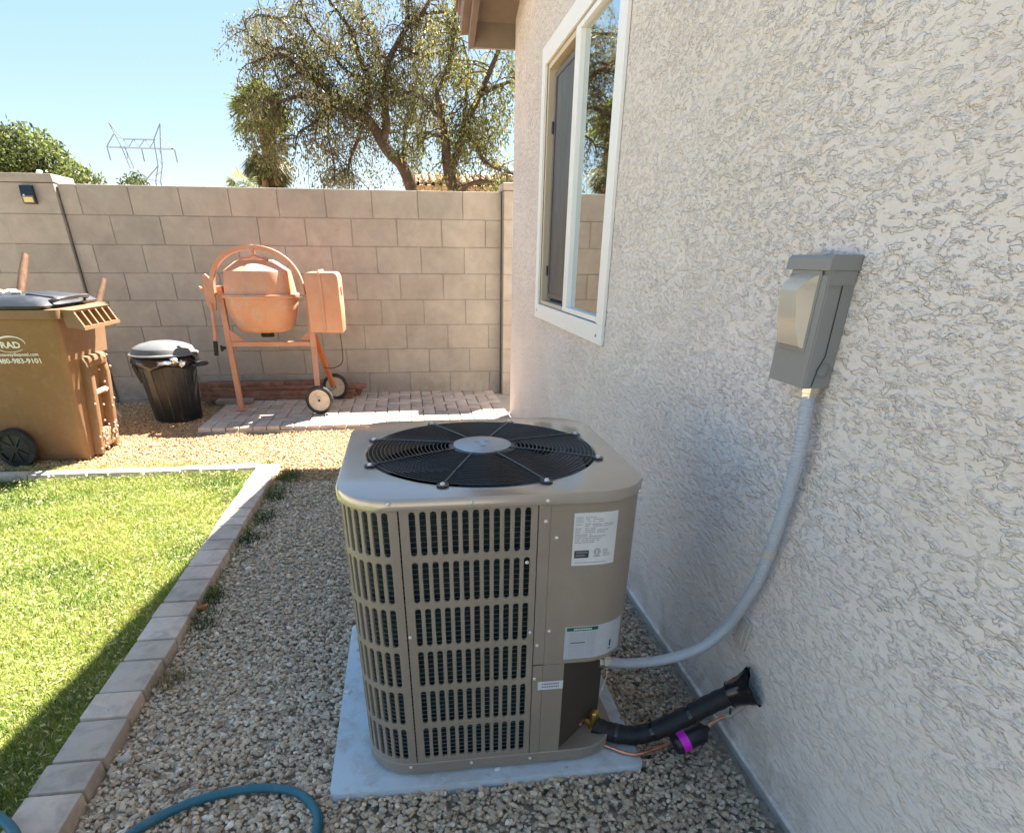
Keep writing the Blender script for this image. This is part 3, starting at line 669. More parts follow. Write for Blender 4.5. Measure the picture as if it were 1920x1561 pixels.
m_=MB(); m_.lathe([(FR-.002,LZ-.05),(FR-.002,.2),(.001,.2)],48,(ACX,ACY,0),caps=False); m_.build('fan_chamber',DARK,ac)
# fan guard
m_=MB(); hz=LZ+.010
def gz(r): return LZ+.003+.008*(1-(r/.267)**2)
for i in range(21):
    r=.076+i*(.264-.076)/20; m_.tube([(ACX+r*math.cos(a),ACY+r*math.sin(a),gz(r)) for a in [2*math.pi*k/72 for k in range(72)]],.0014,6,closed=True)
for k in range(8):
    pass
m_.build('fan_guard',BLACKW,ac,smooth=60)
for k in range(8):
    m_=MB(); a=math.radians(22.5+45*k); m_.tube([(ACX+r*math.cos(a),ACY+r*math.sin(a),gz(r)+.0022) for r in (.07,.12,.19,.266)],.0016,6); m_.build('guard_spoke',M('spoke_grey',(.10,.11,.12),.3,.4) if k==0 else D.materials['spoke_grey'],ac,smooth=60)
m_=MB(); m_.lathe([(0,LZ-.002),(.079,LZ-.002),(.080,LZ+.009),(.077,LZ+.011)],48,(ACX+.003,ACY+.004,0)); m_.build('hub_ring',BLACKW,ac,smooth=40)
m_=MB(); m_.lathe([(.069,LZ+.0112),(.0685,LZ+.0135),(.065,LZ+.0145),(0,LZ+.0155)],48,(ACX+.003,ACY+.004,0)); hub=m_.build('hub_badge',SILVER,ac,smooth=40)
m_=MB(); m_.box((ACX+.003,ACY+.004,LZ+.0162),(.012,.05,.0008)); m_.box((ACX+.003,ACY+.024,LZ+.0161),(.036,.011,.0008)); m_.build('badge_mark',M('badge_blue',(.36,.44,.55),.35,.4),hub)
for k in range(8):
    a=math.radians(22.5+45*k); q=Matrix.Rotation(a,3,'Z'); c0=Vector((ACX+.277*math.cos(a),ACY+.277*math.sin(a),LZ+.0018))
    m_=MB(); m_.lathe([(0,0),(.013,0),(.013,.002),(0,.002)],16,c0,sx=1,sy=1); m_.box(c0+q@Vector((-.011,0,.0018)),(.016,.012,.003),.001,q); cl=m_.build('guard_clip',BLACKW,ac,smooth=30)
    m_=MB(); m_.lathe([(.0055,.002),(.0055,.004),(.004,.0065),(0,.007)],10,c0); m_.build('screw',SCREW,cl,smooth=40)
# fan blades and motor
m_=MB()
for k in range(4):
    a0=math.radians(40+90*k); vs_=[];n=10
    for i in range(n+1):
        a=a0+math.radians(68)*i/n
        for r in (.05,.15,.255): vs_.append((ACX+r*math.cos(a),ACY+r*math.sin(a),LZ-.070+.045*i/n*(.5+.5*r/.255)))
    m_.add(vs_,[(3*i+j,3*i+3+j,3*i+4+j,3*i+1+j) for i in range(n) for j in range(2)])
m_.lathe([(0,LZ-.1),(.055,LZ-.1),(.055,LZ-.03),(0,LZ-.025)],24,(ACX,ACY,0)); m_.build('fan_blades',M('fan_blue_black',(.03,.05,.075),.3,.3),ac,smooth=30)
# screws
def screw_u(x,z,r=.0048):
    u=x-ACX; p=peri(u,-.006 if z>.742 else -.0012,z); m_=MB(); m_.lathe([(r,0),(r*.95,.0016),(r*.6,.003),(0,.0036)],10,p,(0,-1,0)); m_.build('screw',SCREW,ac,smooth=50)
for x,z in ((.102,.754),(.253,.751),(.252,.706),(.276,.669),(.228,.445),(.271,.445),(.245,.409),(.242,.317),(-.034,.453),(.216,.617)): screw_u(x,z,.0042)
for x,z in ((-.056,.757),(-.056,.080),(.092,.077),(.239,.074)):
    p=peri(x-ACX,-.006 if z>.5 else -.0035,z); m_=MB(); m_.lathe([(.0042,0),(.004,.0016),(.0025,.003),(0,.0034)],10,p,(0,-1,0)); m_.build('screw',SCREW,ac,smooth=50)
pR=peri(.31,-.006,.745); m_=MB(); m_.lathe([(.0042,0),(.004,.0016),(.0025,.003),(0,.0034)],10,pR,(.75,-.66,0)); m_.build('screw',SCREW,ac,smooth=50)
# labels
def patch(u0,u1,z0,z1,ins,slant=0.):
    m_=MB(); n=max(1,int((u1-u0)/.012)); vs=[]
    for i in range(n+1):
        u=u0+(u1-u0)*i/n; vs+=[peri(u,ins,z0+slant*i/n),peri(u,ins,z1+slant*i/n)]
    m_.add(vs,[(2*i,2*i+2,2*i+3,2*i+1) for i in range(n)]); return m_
L0,L1=.153,.247
lb=patch(L0,L1,.603,.7205,-.0016).build('rating_label',LABELW,ac)
tx=MB(); rows=[(.7105,[(.004,.020),(.024,.047)]),(.7060,[(.004,.020),(.025,.032),(.040,.062)]),(.7015,[(.004,.022),(.029,.034),(.040,.045),(.052,.062)]),
 (.6955,[(.004,.018),(.024,.036),(.039,.060),(.063,.086)]),(.6915,[(.024,.034),(.040,.060),(.063,.086)]),(.6868,[(.004,.016),(.024,.034),(.036,.046)]),(.6825,[(.004,.016),(.024,.046),(.050,.074)]),(.6780,[(.004,.014),(.024,.046),(.050,.068)]),
 (.6730,[(.004,.031),(.035,.041)]),(.6690,[(.004,.031),(.033,.070)]),(.6645,[(.004,.019),(.021,.062)]),(.6600,[(.004,.015),(.018,.046),(.050,.057)]),(.6555,[(.004,.047)]),(.6095,[(.008,.075)])]
for z,segs in rows:
    for a,b2 in segs:
        x=a
        while x<b2:
            e=min(b2,x+random.uniform(.003,.007)); q=patch(L0+x,L0+e-.0009,z-.0008,z+.0008,-.0019); tx.add(q.v,q.f); x=e
tx.build('printed_text',GREYINK,lb)['kind']='stuff'
patch(L0+.005,L0+.036,.6205,.6375,-.0020).build('black_panel',INK,lb)
q=MB(); 
for z,a,b2 in ((.633,.008,.033),(.6265,.008,.028)): 
    t=patch(L0+a,L0+b2,z-.0012,z+.0012,-.0023); q.add(t.v,t.f)
q.build('panel_text',GREYINK,lb)
q=MB(); cu=L0+.0535; cz=.634
def uring(mb,r0,r1,a0=0,a1=2*math.pi,n=20):
    vs=[];fs=[]
    for i in range(n+1):
        a=a0+(a1-a0)*i/n; vs+=[peri(cu+r0*math.cos(a),-.002,cz+r0*math.sin(a)),peri(cu+r1*math.cos(a),-.002,cz+r1*math.sin(a))]
    mb.add(vs,[(2*i,2*i+2,2*i+3,2*i+1) for i in range(n)])
uring(q,.0062,.0075); uring(q,.0035,.005,math.radians(-40),math.radians(220)); 
for a,b2,z in ((-.0035,-.002,cz-.002),(.0015,.003,cz-.002)):
    t=patch(cu+a,cu+b2,z-.003,z+.003,-.002); q.add(t.v,t.f)
t=patch(cu-.007,cu+.007,.6225,.6250,-.002); q.add(t.v,t.f)
for z in (.638,.6345,.631,.6275,.6235):
    t=patch(L0+.066,L0+.066+random.uniform(.010,.018),z-.0007,z+.0007,-.002); q.add(t.v,t.f)
q.build('certification_mark',GREYINK,lb)
# lower notice label wrapping the corner
lb2=patch(.150,.300,.3655,.452,-.0016).build('notice_label',M('label_film',(.48,.51,.55),.25,0,.5,var=.06,vs_=30),ac)
patch(.154,.226,.4405,.4495,-.0021).build('green_header',GREEN,lb2)
q=MB()
for i in range(11):
    x=.170+i*.0038; t=patch(x,x+.0027,.4428,.4470,-.0025); q.add(t.v,t.f)
q.build('header_text',LABELW,lb2)
q=MB(); z=.4345
while z>.372:
    for a,b2 in ((.160,.198),(.201,.222)):
        x=a
        while x<b2:
            e=min(b2,x+random.uniform(.003,.008)); t=patch(x,e-.001,z-.0006,z+.0006,-.002); q.add(t.v,t.f); x=e
    z-=.0034
q.build('printed_text',M('faint_ink',(.34,.36,.39),.5),lb2)['kind']='stuff'
q=MB(); t=patch(.258,.268,.377,.380,-.002); q.add(t.v,t.f); t=patch(.261,.266,.385,.402,-.002); q.add(t.v,t.f); t=patch(.164,.198,.408,.410,-.0022); q.add(t.v,t.f); q.build('symbol_marks',INK,lb2)
lb3=patch(.0935,.1535,.2835,.3075,-.0022).build('small_label',LABELW,ac)
q=MB()
for z in (.300,.292):
    x=.103
    while x<.144: t=patch(x,x+.0028,z-.0016,z+.0016,-.0027); q.add(t.v,t.f); x+=.0042
q.build('printed_text',M('blue_ink',(.06,.08,.2),.5),lb3)['kind']='stuff'
# valves
m_=MB(); m_.tube([(.421,1.200,.05),(.421,1.2,.085),(.424,1.2,.105)],.0085,10); m_.lathe([(.011,.0),(.012,.004),(.0125,.025),(.010,.030),(0,.031)],8,(.424,1.200,.104)); m_.tube([(.40,1.235,.088),(.435,1.185,.075)],.009,10); m_.box((.421,1.2,.07),(.022,.022,.028),.002)
vv=m_.build('service_valve',BRASS,ac,smooth=30)
m_=MB(); m_.tube([(.385,1.225,.055),(.412,1.190,.045)],.008,8); m_.lathe([(.009,0),(.010,.012),(0,.013)],6,(.402,1.196,.043),(-.3,-1,.1)); m_.box((.408,1.2,.052),(.02,.02,.02),.002); m_.build('service_valve',BRASS,ac,smooth=30)
m_=MB(); m_.tube([(.400,1.215,.098),(.385,1.19,.104)],.004,8); m_.build('service_port',COPPER,ac,smooth=30); m_=MB(); m_.tube([(.385,1.21,.066),(.368,1.19,.070)],.004,8); m_.build('service_port',COPPER,ac,smooth=30)
# ------------------------------------------------------------------ insulated line set
ls=thing('suction_line','thick black foam insulated pipe running from the condenser valve into the wall','pipe',(.6,1.15,.1))
lp=spl([(.425,1.20,.088),(.46,1.183,.078),(.52,1.163,.075),(.58,1.142,.107),(.65,1.137,.15),(.71,1.129,.193),(.75,1.115,.228)],8)
n=len(lp); m_=MB(); m_.tube(lp,[.0255+(.001*math.sin(i*1.7)) for i in range(n)],18); m_.build('foam_sleeve',FOAM,ls,smooth=60)
for i in (n*22//100,n*45//100,n*67//100):
    m_=MB(); m_.tube(lp[i:i+2],.0272,18); m_.build('sleeve_joint',BAG,ls,smooth=60)
m_=MB(); e0=Vector((.742,1.119,.222)); e1=Vector((.786,1.09,.262)); ring_=[]
for i in range(9):
    t=i/8; p=e0.lerp(e1,t); ring_.append((p,.029+.016*t*t))
vs_=[];nn=24
ax=(e1-e0).normalized(); xx=ax.cross(Vector((0,0,1))).normalized(); yy=ax.cross(xx)
for i,(p,r) in enumerate(ring_):
    for k in range(nn):
        a=2*math.pi*k/nn; rr=r*(1+.10*(i/8)*math.sin(3*a+1)+.08*math.sin(7*a+i*.8)*(i/8+.2))
        q=p+(xx*math.cos(a)*1.0+yy*math.sin(a)*1.15)*rr
        if q.x>XW-.003: q.x=XW-.003
        vs_.append(q)
m_.add(vs_,[(i*nn+k,i*nn+(k+1)%nn,(i+1)*nn+(k+1)%nn,(i+1)*nn+k) for i in range(8) for k in range(nn)]); m_.build('taped_end',BAG,ls,smooth=60)
m_=MB(); m_.tube([e0+Vector((-.01,-.028,-.02)),e0+Vector((-.012,-.035,-.034))],.003,6); m_.tube(spl([e0+(xx*math.cos(a)+yy*math.sin(a)*1.1)*.0305 for a in [k*.5 for k in range(13)]],2),.0014,5); m_.build('cable_tie',BLACKP,ls)
ll=thing('liquid_line','thin bare copper pipe under the black insulated pipe','pipe',(.6,1.16,.05))
m_=MB(); m_.tube(spl([(.408,1.192,.056),(.453,1.152,.054),(.508,1.117,.052),(.559,1.124,.054),(.610,1.138,.056),(.63,1.142,.058)],5),.0046,10); m_.build('copper_run',COPPER,ll,smooth=60)
m_=MB(); m_.tube(spl([(.715,1.149,.088),(.745,1.158,.104),(.765,1.15,.125)],5),.0046,10); m_.build('copper_run',COPPER,ll,smooth=60)
m_=MB(); m_.tube(spl([(.763,1.151,.123),(.775,1.135,.150),(.784,1.115,.185)],5),[.006,.009,.008,.008,.007,.007,.007,.007,.006,.006,.005],8); m_.build('pale_wrap',PAINTP,ll,smooth=60)
fd=thing('filter_drier','black cylindrical filter with a magenta band on the copper pipe','filter drier',(.68,1.17,.05))
fa=Vector((.618,1.137,.047)); fb=Vector((.722,1.150,.090)); fx=(fb-fa)
m_=MB(); Lf=fx.length
m_.lathe([(0,0),(.008,0),(.010,.006),(.028,.012),(.0305,.016),(.0305,Lf-.024),(.028,Lf-.018),(.010,Lf-.006),(.007,Lf),(0,Lf)],20,fa,fx); m_.build('canister',BLACKP,fd,smooth=40)
m_=MB(); m_.lathe([(.0308,.026),(.0312,.026),(.0312,.047),(.0308,.047)],24,fa,fx); m_.build('band',MAGENTA,fd,smooth=40)
wr=MB(); wr.tube(spl([(.452,1.225,.262),(.449,1.212,.235),(.436,1.20,.205),(.432,1.2,.193)],4),.0016,6); tag(wr.build('loose_wire',STICKW,smooth=60,loc=(.44,1.21,.23)),'short pale wire hanging below the conduit fitting at the condenser','wire')
# ------------------------------------------------------------------ hose
hp=spl([(-1.5,1.35,.045),(-1.2,1.24,.05),(-1.05,1.155,.055),(-.975,1.098,.065),(-.93,1.06,.065),(-.875,1.0,.062),(-.80,.965,.045),(-.73,1.0,.022),(-.675,1.066,.022),(-.58,1.127,.023),(-.455,1.150,.026),(-.345,1.125,.030),(-.285,1.06,.034),(-.27,.99,.034),(-.28,.85,.02),(-.35,.6,.02)],8)
m_=MB(); m_.tube(hp,.0115,14); tag(m_.build('garden_hose',HOSE,smooth=60,loc=(-.455,1.15,0)),'teal garden hose curving over the gravel at the bottom of the picture','hose')
# ------------------------------------------------------------------ wheelie bin
wb=thing('wheelie_bin','tall brown wheeled refuse bin with dark open lid and white lettering','bin',(-2.33,4.4,0))
TX0,TX1,TY0,TY1,TZ=-2.74,-1.965,4.06,4.70,.862; BX0,BX1,BY0,BY1=-2.58,-2.085,4.205,4.62
def hoop(x0,x1,y0,y1,z,r,k=3):
    out=[]
    for cx,cy,a0 in ((x1-r,y0+r,-90),(x1-r,y1-r,0),(x0+r,y1-r,90),(x0+r,y0+r,180)):
        for i in range(k+1):
            a=math.radians(a0+90*i/k); out.append((cx+r*math.cos(a),cy+r*math.sin(a),z))
    return out
def loft(mb,R,cap0=True,cap1=False):
    n=len(R[0]); vs=sum(R,[]); fs=[(q*n+k,q*n+(k+1)%n,(q+1)*n+(k+1)%n,(q+1)*n+k) for q in range(len(R)-1) for k in range(n)]
    if cap0: fs.append(tuple(range(n))[::-1])
    if cap1: fs.append(tuple((len(R)-1)*n+k for k in range(n)))
    mb.add(vs,fs)
m_=MB(); H=[]
for t,z in ((0,.012),(.03,.03),(.5,.45),(.70,.60),(.72,.615),(1,.862)):
    o_=.012 if t>.71 else 0.
    H.append(hoop(BX0+(TX0-BX0)*t-o_,BX1+(TX1-BX1)*t+o_,BY0+(TY0-BY0)*t-o_*.3,BY1+(TY1-BY1)*t+o_,z,.035))
loft(m_,H); m_.build('body',BROWNP,wb,smooth=35)
m_=MB(); loft(m_,[hoop(TX0-.02,TX1+.02,TY0-.02,TY1+.02,.845,.045),hoop(TX0-.03,TX1+.035,TY0-.03,TY1+.03,.85,.05),hoop(TX0-.03,TX1+.035,TY0-.03,TY1+.03,.895,.05),hoop(TX0-.01,TX1+.01,TY0-.01,TY1+.01,.897,.04)],False,True); m_.build('rim',BROWNP,wb,smooth=35)
# comb-like front lip
m_=MB(); 
for k in range(6):
    y=4.10+k*.092; m_.prism([(TX1+.03,.893),(TX1+.095,.885),(TX1+.135,.80),(TX1+.120,.79),(TX1+.04,.80)],1,y-.009,y+.009)
m_.add([(TX1+.02,4.085,.896),(TX1+.102,4.085,.890),(TX1+.102,4.58,.890),(TX1+.02,4.58,.896),(TX1+.02,4.085,.880),(TX1+.092,4.085,.874),(TX1+.092,4.58,.874),(TX1+.02,4.58,.880)],[(0,1,2,3),(4,7,6,5),(0,4,5,1),(2,6,7,3),(1,5,6,2)])
m_.box((TX1+.127,4.33,.795),(.022,.50,.018)); m_.build('lift_lip',BROWNP,wb)
# front face ribs around the grab bar
def fx_(z): return BX1+(TX1-BX1)*(z-.012)/.85
for yy_ in (4.315,4.545):
    m_=MB(); loft(m_,[hoop(fx_(z)-.05,fx_(z)+e,yy_-wv,yy_+wv,z,.018) for z,e,wv in ((.02,.045,.038),(.2,.05,.036),(.5,.05,.034),(.58,.035,.032),(.63,.0,.028))],True,True); m_.build('front_rib',BROWNP,wb,smooth=35)
m_=MB(); m_.box((fx_(.6)+.012,4.43,.585),(.07,.26,.07),.02); m_.build('front_bridge',BROWNP,wb,smooth=35); m_=MB(); m_.box((fx_(.15)+.005,4.43,.10),(.05,.26,.12),.015); m_.build('front_bridge',BROWNP,wb,smooth=35)
m_=MB(); m_.tube([(fx_(.4)+.030,4.30,.395),(fx_(.4)+.030,4.57,.395)],.015,12); m_.build('grab_bar',STICKW,wb,smooth=50)
m_=MB(); loft(m_,[hoop(TX0-.035,TX1-.02,TY0-.035,TY1+.03,.9,.05),hoop(TX0-.04,TX1-.01,TY0-.04,TY1+.03,.915,.05),hoop(TX0-.02,TX1-.04,TY0-.01,TY1,.945,.07),hoop(TX0+.08,TX1-.14,TY0+.10,TY1-.10,.962,.08),hoop(TX0+.14,TX1-.2,TY0+.16,TY1-.16,.958,.08)],True,True); m_.build('lid',BLUEBLK,wb,smooth=40)
m_=MB(); m_.box((TX1-.10,4.34,.95),(.16,.30,.03),.012,Matrix.Rotation(.12,3,'Y')); m_.tube(spl([(TX1-.03,4.13,.93),(TX1+.012,4.16,.945),(TX1+.02,4.34,.95),(TX1+.012,4.52,.945),(TX1-.03,4.55,.93)],4),.011,8); m_.build('lid_handle',BLUEBLK,wb,smooth=40)
m_=MB()
for i in range(9):
    a=random.uniform(0,6.28); m_.box((-2.30+.06*math.cos(a)*random.random(),4.30+.05*math.sin(a),.967+random.uniform(0,.012)),(.05,.03,.014),.004,Matrix.Rotation(a,3,'Z')@Matrix.Rotation(random.uniform(-.5,.5),3,'X'))
tag(m_.build('crumpled_paper',WHITEP,loc=(-2.3,4.3,.96)),'scrap of white crumpled paper on the dark bin lid','litter')
for yy_,lab in ((4.135,None),(4.68,None)):
    m_=MB(); c0=(-2.455,yy_,.113); m_.lathe([(.085,-.028),(.110,-.028),(.118,-.018),(.118,.018),(.110,.028),(.085,.028)],32,c0,(0,1,0),caps=False); wh=m_.build('wheel',RUBBER,wb,smooth=30)
    m_=MB(); m_.lathe([(0,-.015),(.09,-.015),(.09,.015),(0,.015)],24,c0,(0,1,0)); m_.lathe([(0,-.026),(.022,-.026),(.022,-.01)],16,c0,(0,1,0))
    for k in range(8):
        a=k*math.pi/4+.2; m_.beam(Vector(c0)+Vector((.02*math.cos(a),-.018,.02*math.sin(a))),Vector(c0)+Vector((.088*math.cos(a),-.018,.088*math.sin(a))),.012,.014)
    m_.build('rim',BLACKP,wh,smooth=30)
m_=MB(); m_.tube([(-2.455,4.12,.113),(-2.455,4.7,.113)],.012,8); m_.build('axle',WIRE,wb)
# lettering on the side facing the camera: the face leans slightly
fy=lambda z: BY0+(TY0-BY0)*(z-.012)/.85-.004
zA=.68; upv=Vector((0,(fy(.8)-fy(.6)),.2)).normalized()
text_mesh('lettering','480-983-9101',.038,WHITEP,wb,(-2.350,fy(.622)-.003,.613),(1,0,0),upv,.001,bold=.0011,width=.228)
text_mesh('lettering','rightawaydisposal.com',.025,WHITEP,wb,(-2.355,fy(.655)-.003,.653),(1,0,0),upv,.001,bold=.0005,width=.232)
text_mesh('lettering','RAD',.048,WHITEP,wb,(-2.302,fy(.70)-.003,.697),(1,0,0),upv,.001,bold=.0016,width=.105)
m_=MB(); P1=[];P2=[]
for i in range(28):
    t=i/27; a=math.radians(-5+ (318)*t); th_=.004+.006*math.sin(math.pi*min(1,t*1.3))
    c0=Vector((-2.248,fy(.715)-.004,.716)); e=Vector((.080*math.cos(a),-.007*math.sin(a),.042*math.sin(a)+.006*math.cos(a)))
    n_=e.normalized()*th_; P1.append(c0+e-n_*.5); P2.append(c0+e+n_*.5)
m_.add([q+upv*0 for pr_ in zip(P1,P2) for q in pr_],[(2*i,2*i+2,2*i+3,2*i+1) for i in range(27)]); m_.build('logo_swoosh',WHITEP,wb)
# dry seed litter stuck to the bin front
m_=MB()
for i in range(46):
    z=random.choice((random.uniform(.03,.18),random.uniform(.15,.6))); yv=random.uniform(4.27,4.58)
    m_.box((fx_(z)+.052,yv,z),(.012,.012,.010),.003,Matrix.Rotation(random.random()*3,3,'X')@Matrix.Rotation(random.random()*3,3,'Y'))
o=m_.build('seed_litter',STICKW,wb); o['kind']='stuff'
# ------------------------------------------------------------------ small black trash can
tc=thing('trash_can','small round black trash can with grey lid against the block wall','trash can',(-1.88,5.34,0))
cx,cy=-1.875,5.34
m_=MB(); m_.lathe([(0,.004),(.165,.004),(.172,.015),(.205,.40),(.212,.455),(.220,.458),(.222,.485),(.212,.49)],40,(cx,cy,0))
for k in range(16):
    a=k*math.pi/8+.1; m_.beam((cx+.170*math.cos(a),cy+.170*math.sin(a),.03),(cx+.204*math.cos(a),cy+.204*math.sin(a),.40),.01,.01)
m_.build('body',BLACKP,tc,smooth=40)
m_=MB(); N=48; vs_=[]
prof=[(.222,.49),(.236,.478),(.240,.45),(.232,.425),(.224,.418)]
for i,(r,z) in enumerate(prof):
    for k in range(N):
        a=2*math.pi*k/N; rr=r+(.006*math.sin(9*a+i)+.005*math.sin(17*a+2*i))*(.5 if i==0 else 1); vs_.append((cx+rr*math.cos(a),cy+rr*math.sin(a),z+.012*math.sin(5*a+1.3)*(i/4)))
m_.add(vs_,[(i*N+k,i*N+(k+1)%N,(i+1)*N+(k+1)%N,(i+1)*N+k) for i in range(4) for k in range(N)]); m_.build('bin_liner',BAG,tc,smooth=60)
m_=MB(); m_.lathe([(.240,.497),(.246,.500),(.246,.508),(.232,.512),(.225,.516),(.212,.545),(.208,.55),(.16,.572),(.09,.588),(0,.593)],48,(cx,cy,0)); m_.build('lid',LIDG,tc,smooth=35)
m_=MB(); m_.box((cx+.245,cy-.03,.43),(.05,.05,.03),.008); m_.tube(spl([(cx+.22,cy-.1,.425),(cx+.29,cy-.07,.43),(cx+.30,cy,.43),(cx+.22,cy+.06,.425)],4),.012,8); m_.box((cx+.235,cy-.05,.50),(.045,.04,.035),.008); m_.build('handle',BLACKP,tc,smooth=40)
m_=MB(); m_.prism([(cx-.245,.42),(cx-.215,.42),(cx-.185,.30),(cx-.205,.29)],1,cy-.05,cy+.05); m_.build('handle',BLACKP,tc)
m_=MB(); 
def foil(c,s,seed):
    rs=random.Random(seed); bm=bmesh.new(); bmesh.ops.create_icosphere(bm,subdivisions=2,radius=1)
    for v in bm.verts: v.co*=rs.uniform(.6,1.25)
    bm.verts.index_update(); vs=[Vector(c)+Vector((v.co.x*s[0],v.co.y*s[1],v.co.z*s[2])) for v in bm.verts]; fs=[tuple(q.index for q in f.verts) for f in bm.faces]; bm.free(); return vs,fs
for c0,s,sd in (((cx+.06,cy-.235,.462),(.055,.02,.018),1),((cx+.125,cy-.205,.475),(.035,.02,.022),2),((cx+.17,cy-.175,.45),(.025,.015,.028),3)): m_.add(*foil(c0,s,sd))
tag(m_.build('foil_scrap',FOIL,loc=(cx+.1,cy-.22,.46)),'crumpled silver foil poking out under the grey trash can lid','foil')
# ------------------------------------------------------------------ boards stacked on the wall foot
def board(x0,x1,y,z,dy,dz,lab,mat=WOODR,rz=0.):
    m_=MB(); m_.box(((x0+x1)/2,y,z+dz/2),(x1-x0,dy,dz),.003,Matrix.Rotation(rz,3,'Z')); tag(m_.build('board',mat,loc=((x0+x1)/2,y,z)),lab,'board','boards stacked along the wall foot')
board(-1.83,-.52,5.84,.050,.09,.034,'bottom front reddish board of the stack, lying on the pavers')
board(-1.80,-.46,5.95,.050,.09,.034,'bottom rear reddish board of the stack, nearest the block wall')
board(-1.82,-.50,5.85,.0855,.09,.034,'second layer front board, running behind both mixer legs',rz=.004)
board(-1.80,-.44,5.95,.0855,.09,.034,'second layer rear board, its end just right of the mixer wheels',rz=-.004)
board(-1.83,-.40,5.90,.121,.11,.030,'long third layer board with its end furthest right')
board(-1.80,-.62,5.96,.1525,.085,.030,'upper board behind the rear mixer wheel')
board(-1.84,-1.13,5.90,.1525+.0,.085-.02,.034,'short topmost board ending behind the left mixer leg')
board(-1.66,-1.36,5.68,.050,.11,.034,'short grey board lying flat by the trash can',WOODG,.06)
# ------------------------------------------------------------------ cement mixer
mx=thing('cement_mixer','dusty orange cement mixer on two wheels and a leg, in front of the wall','cement mixer',(-1.08,5.48,.048))
mc=Vector((-1.108,5.48,0))
m_=MB(); m_.lathe([(0,.640),(.17,.643),(.193,.652),(.213,.68),(.252,.76),(.268,.83),(.270,.880),(.286,.884),(.288,.897)],44,mc); m_.build('drum_bowl',ORANGE2,mx,smooth=35)
m_=MB(); m_.lathe([(.288,.898),(.286,.907),(.266,.910),(.262,.95),(.246,1.058),(.243,1.066),(.150,1.128),(.136,1.130),(.132,1.138),(.120,1.138),(.118,1.10)],44,mc); m_.build('drum_cone',ORANGE2,mx,smooth=30)
m_=MB()
for k in range(6):
    a=k*math.pi/3+.3; m_.lathe([(.010,0),(.010,.012),(0,.014)],6,mc+Vector((.277*math.cos(a),.277*math.sin(a),.898)))
m_.build('rim_bolts',WIRE,mx)
m_=MB(); m_.lathe([(0,.60),(.05,.60),(.05,.645)],20,mc); m_.build('drum_bearing',DARK,mx)
# yoke arch: U channel
m_=MB(); N=28; vs_=[]
for i in range(N+1):
    t=i/N; a=math.pi*(1-t); ex=.315; X=mc.x-.0+ex*math.cos(a)*(1 if abs(math.cos(a))<1 else 1); Z=.905+.300*math.sin(a)**.8
    n_=Vector((math.cos(a),0,math.sin(a))); p=Vector((X,5.40,Z))
    for s,yv in ((.0,-.03),(.030,-.03),(.030,.03),(.0,.03)): vs_.append(p+n_*s+Vector((0,yv,0)))
fs_=[(4*i+k,4*i+(k+1)%4,4*i+4+(k+1)%4,4*i+4+k) for i in range(N) for k in range(4)]+[(0,1,2,3),(4*N+3,4*N+2,4*N+1,4*N)]
m_.add(vs_,fs_); yk=m_.build('yoke',ORANGE,mx,smooth=40)
m_=MB(); m_.box((mc.x+.005,5.40,1.205),(.022,.064,.062),.004); m_.tube([(mc.x+.005,5.36,1.17),(mc.x+.005,5.36,1.21)],.012,10); m_.build('yoke_clamp',ORANGE,yk)
m_=MB(); m_.tube(spl([(mc.x-.10,5.40,1.145),(mc.x-.03,5.385,1.150),(mc.x+.01,5.38,1.165),(mc.x+.05,5.385,1.150),(mc.x+.11,5.40,1.143)],5),.009,8); m_.build('mixing_arm',ORANGE,mx,smooth=50)
# frame
XL,XR=-1.408,-.752
m_=MB(); m_.beam((XL,5.48,.93),(XL-.002,5.45,.055),.042,.040,.004); m_.box((XL+.01,5.45,.054),(.085,.16,.010)); m_.box((XL,5.48,.93),(.055,.07,.06),.006); m_.build('leg',ORANGE,mx)
m_=MB(); m_.beam((XR,5.47,.94),(XR,5.40,.50),.044,.042,.004); m_.beam((XR,5.40,.52),(-.742,5.225,.165),.040,.040,.004); m_.build('leg',ORANGE,mx)
m_=MB(); m_.beam((XR+.004,5.50,.60),(-.675,5.735,.165),.036,.036,.004); m_.build('leg',M('orange_deep',(.50,.13,.03),.5,var=.15,dirt=(.4,.22,.12),dirts=.5),mx)
m_=MB(); m_.beam((XL+.02,5.46,.550),(XR-.02,5.42,.550),.036,.036,.004); m_.build('crossbar',ORANGE,mx)
m_=MB(); m_.prism([(XL+.015,.66),(XL+.135,.568),(XL+.015,.568)],1,5.452,5.458); m_.build('gusset',ORANGE,mx); m_=MB(); m_.prism([(XR-.015,.66),(XR-.11,.568),(XR-.015,.568)],1,5.432,5.438); m_.build('gusset',ORANGE,mx)
m_=MB(); m_.tube([(-.715,5.19,.158),(-.665,5.78,.158)],.011,10); m_.box((-.725,5.235,.165),(.03,.05,.05),.004); m_.build('axle',WIRE,mx)
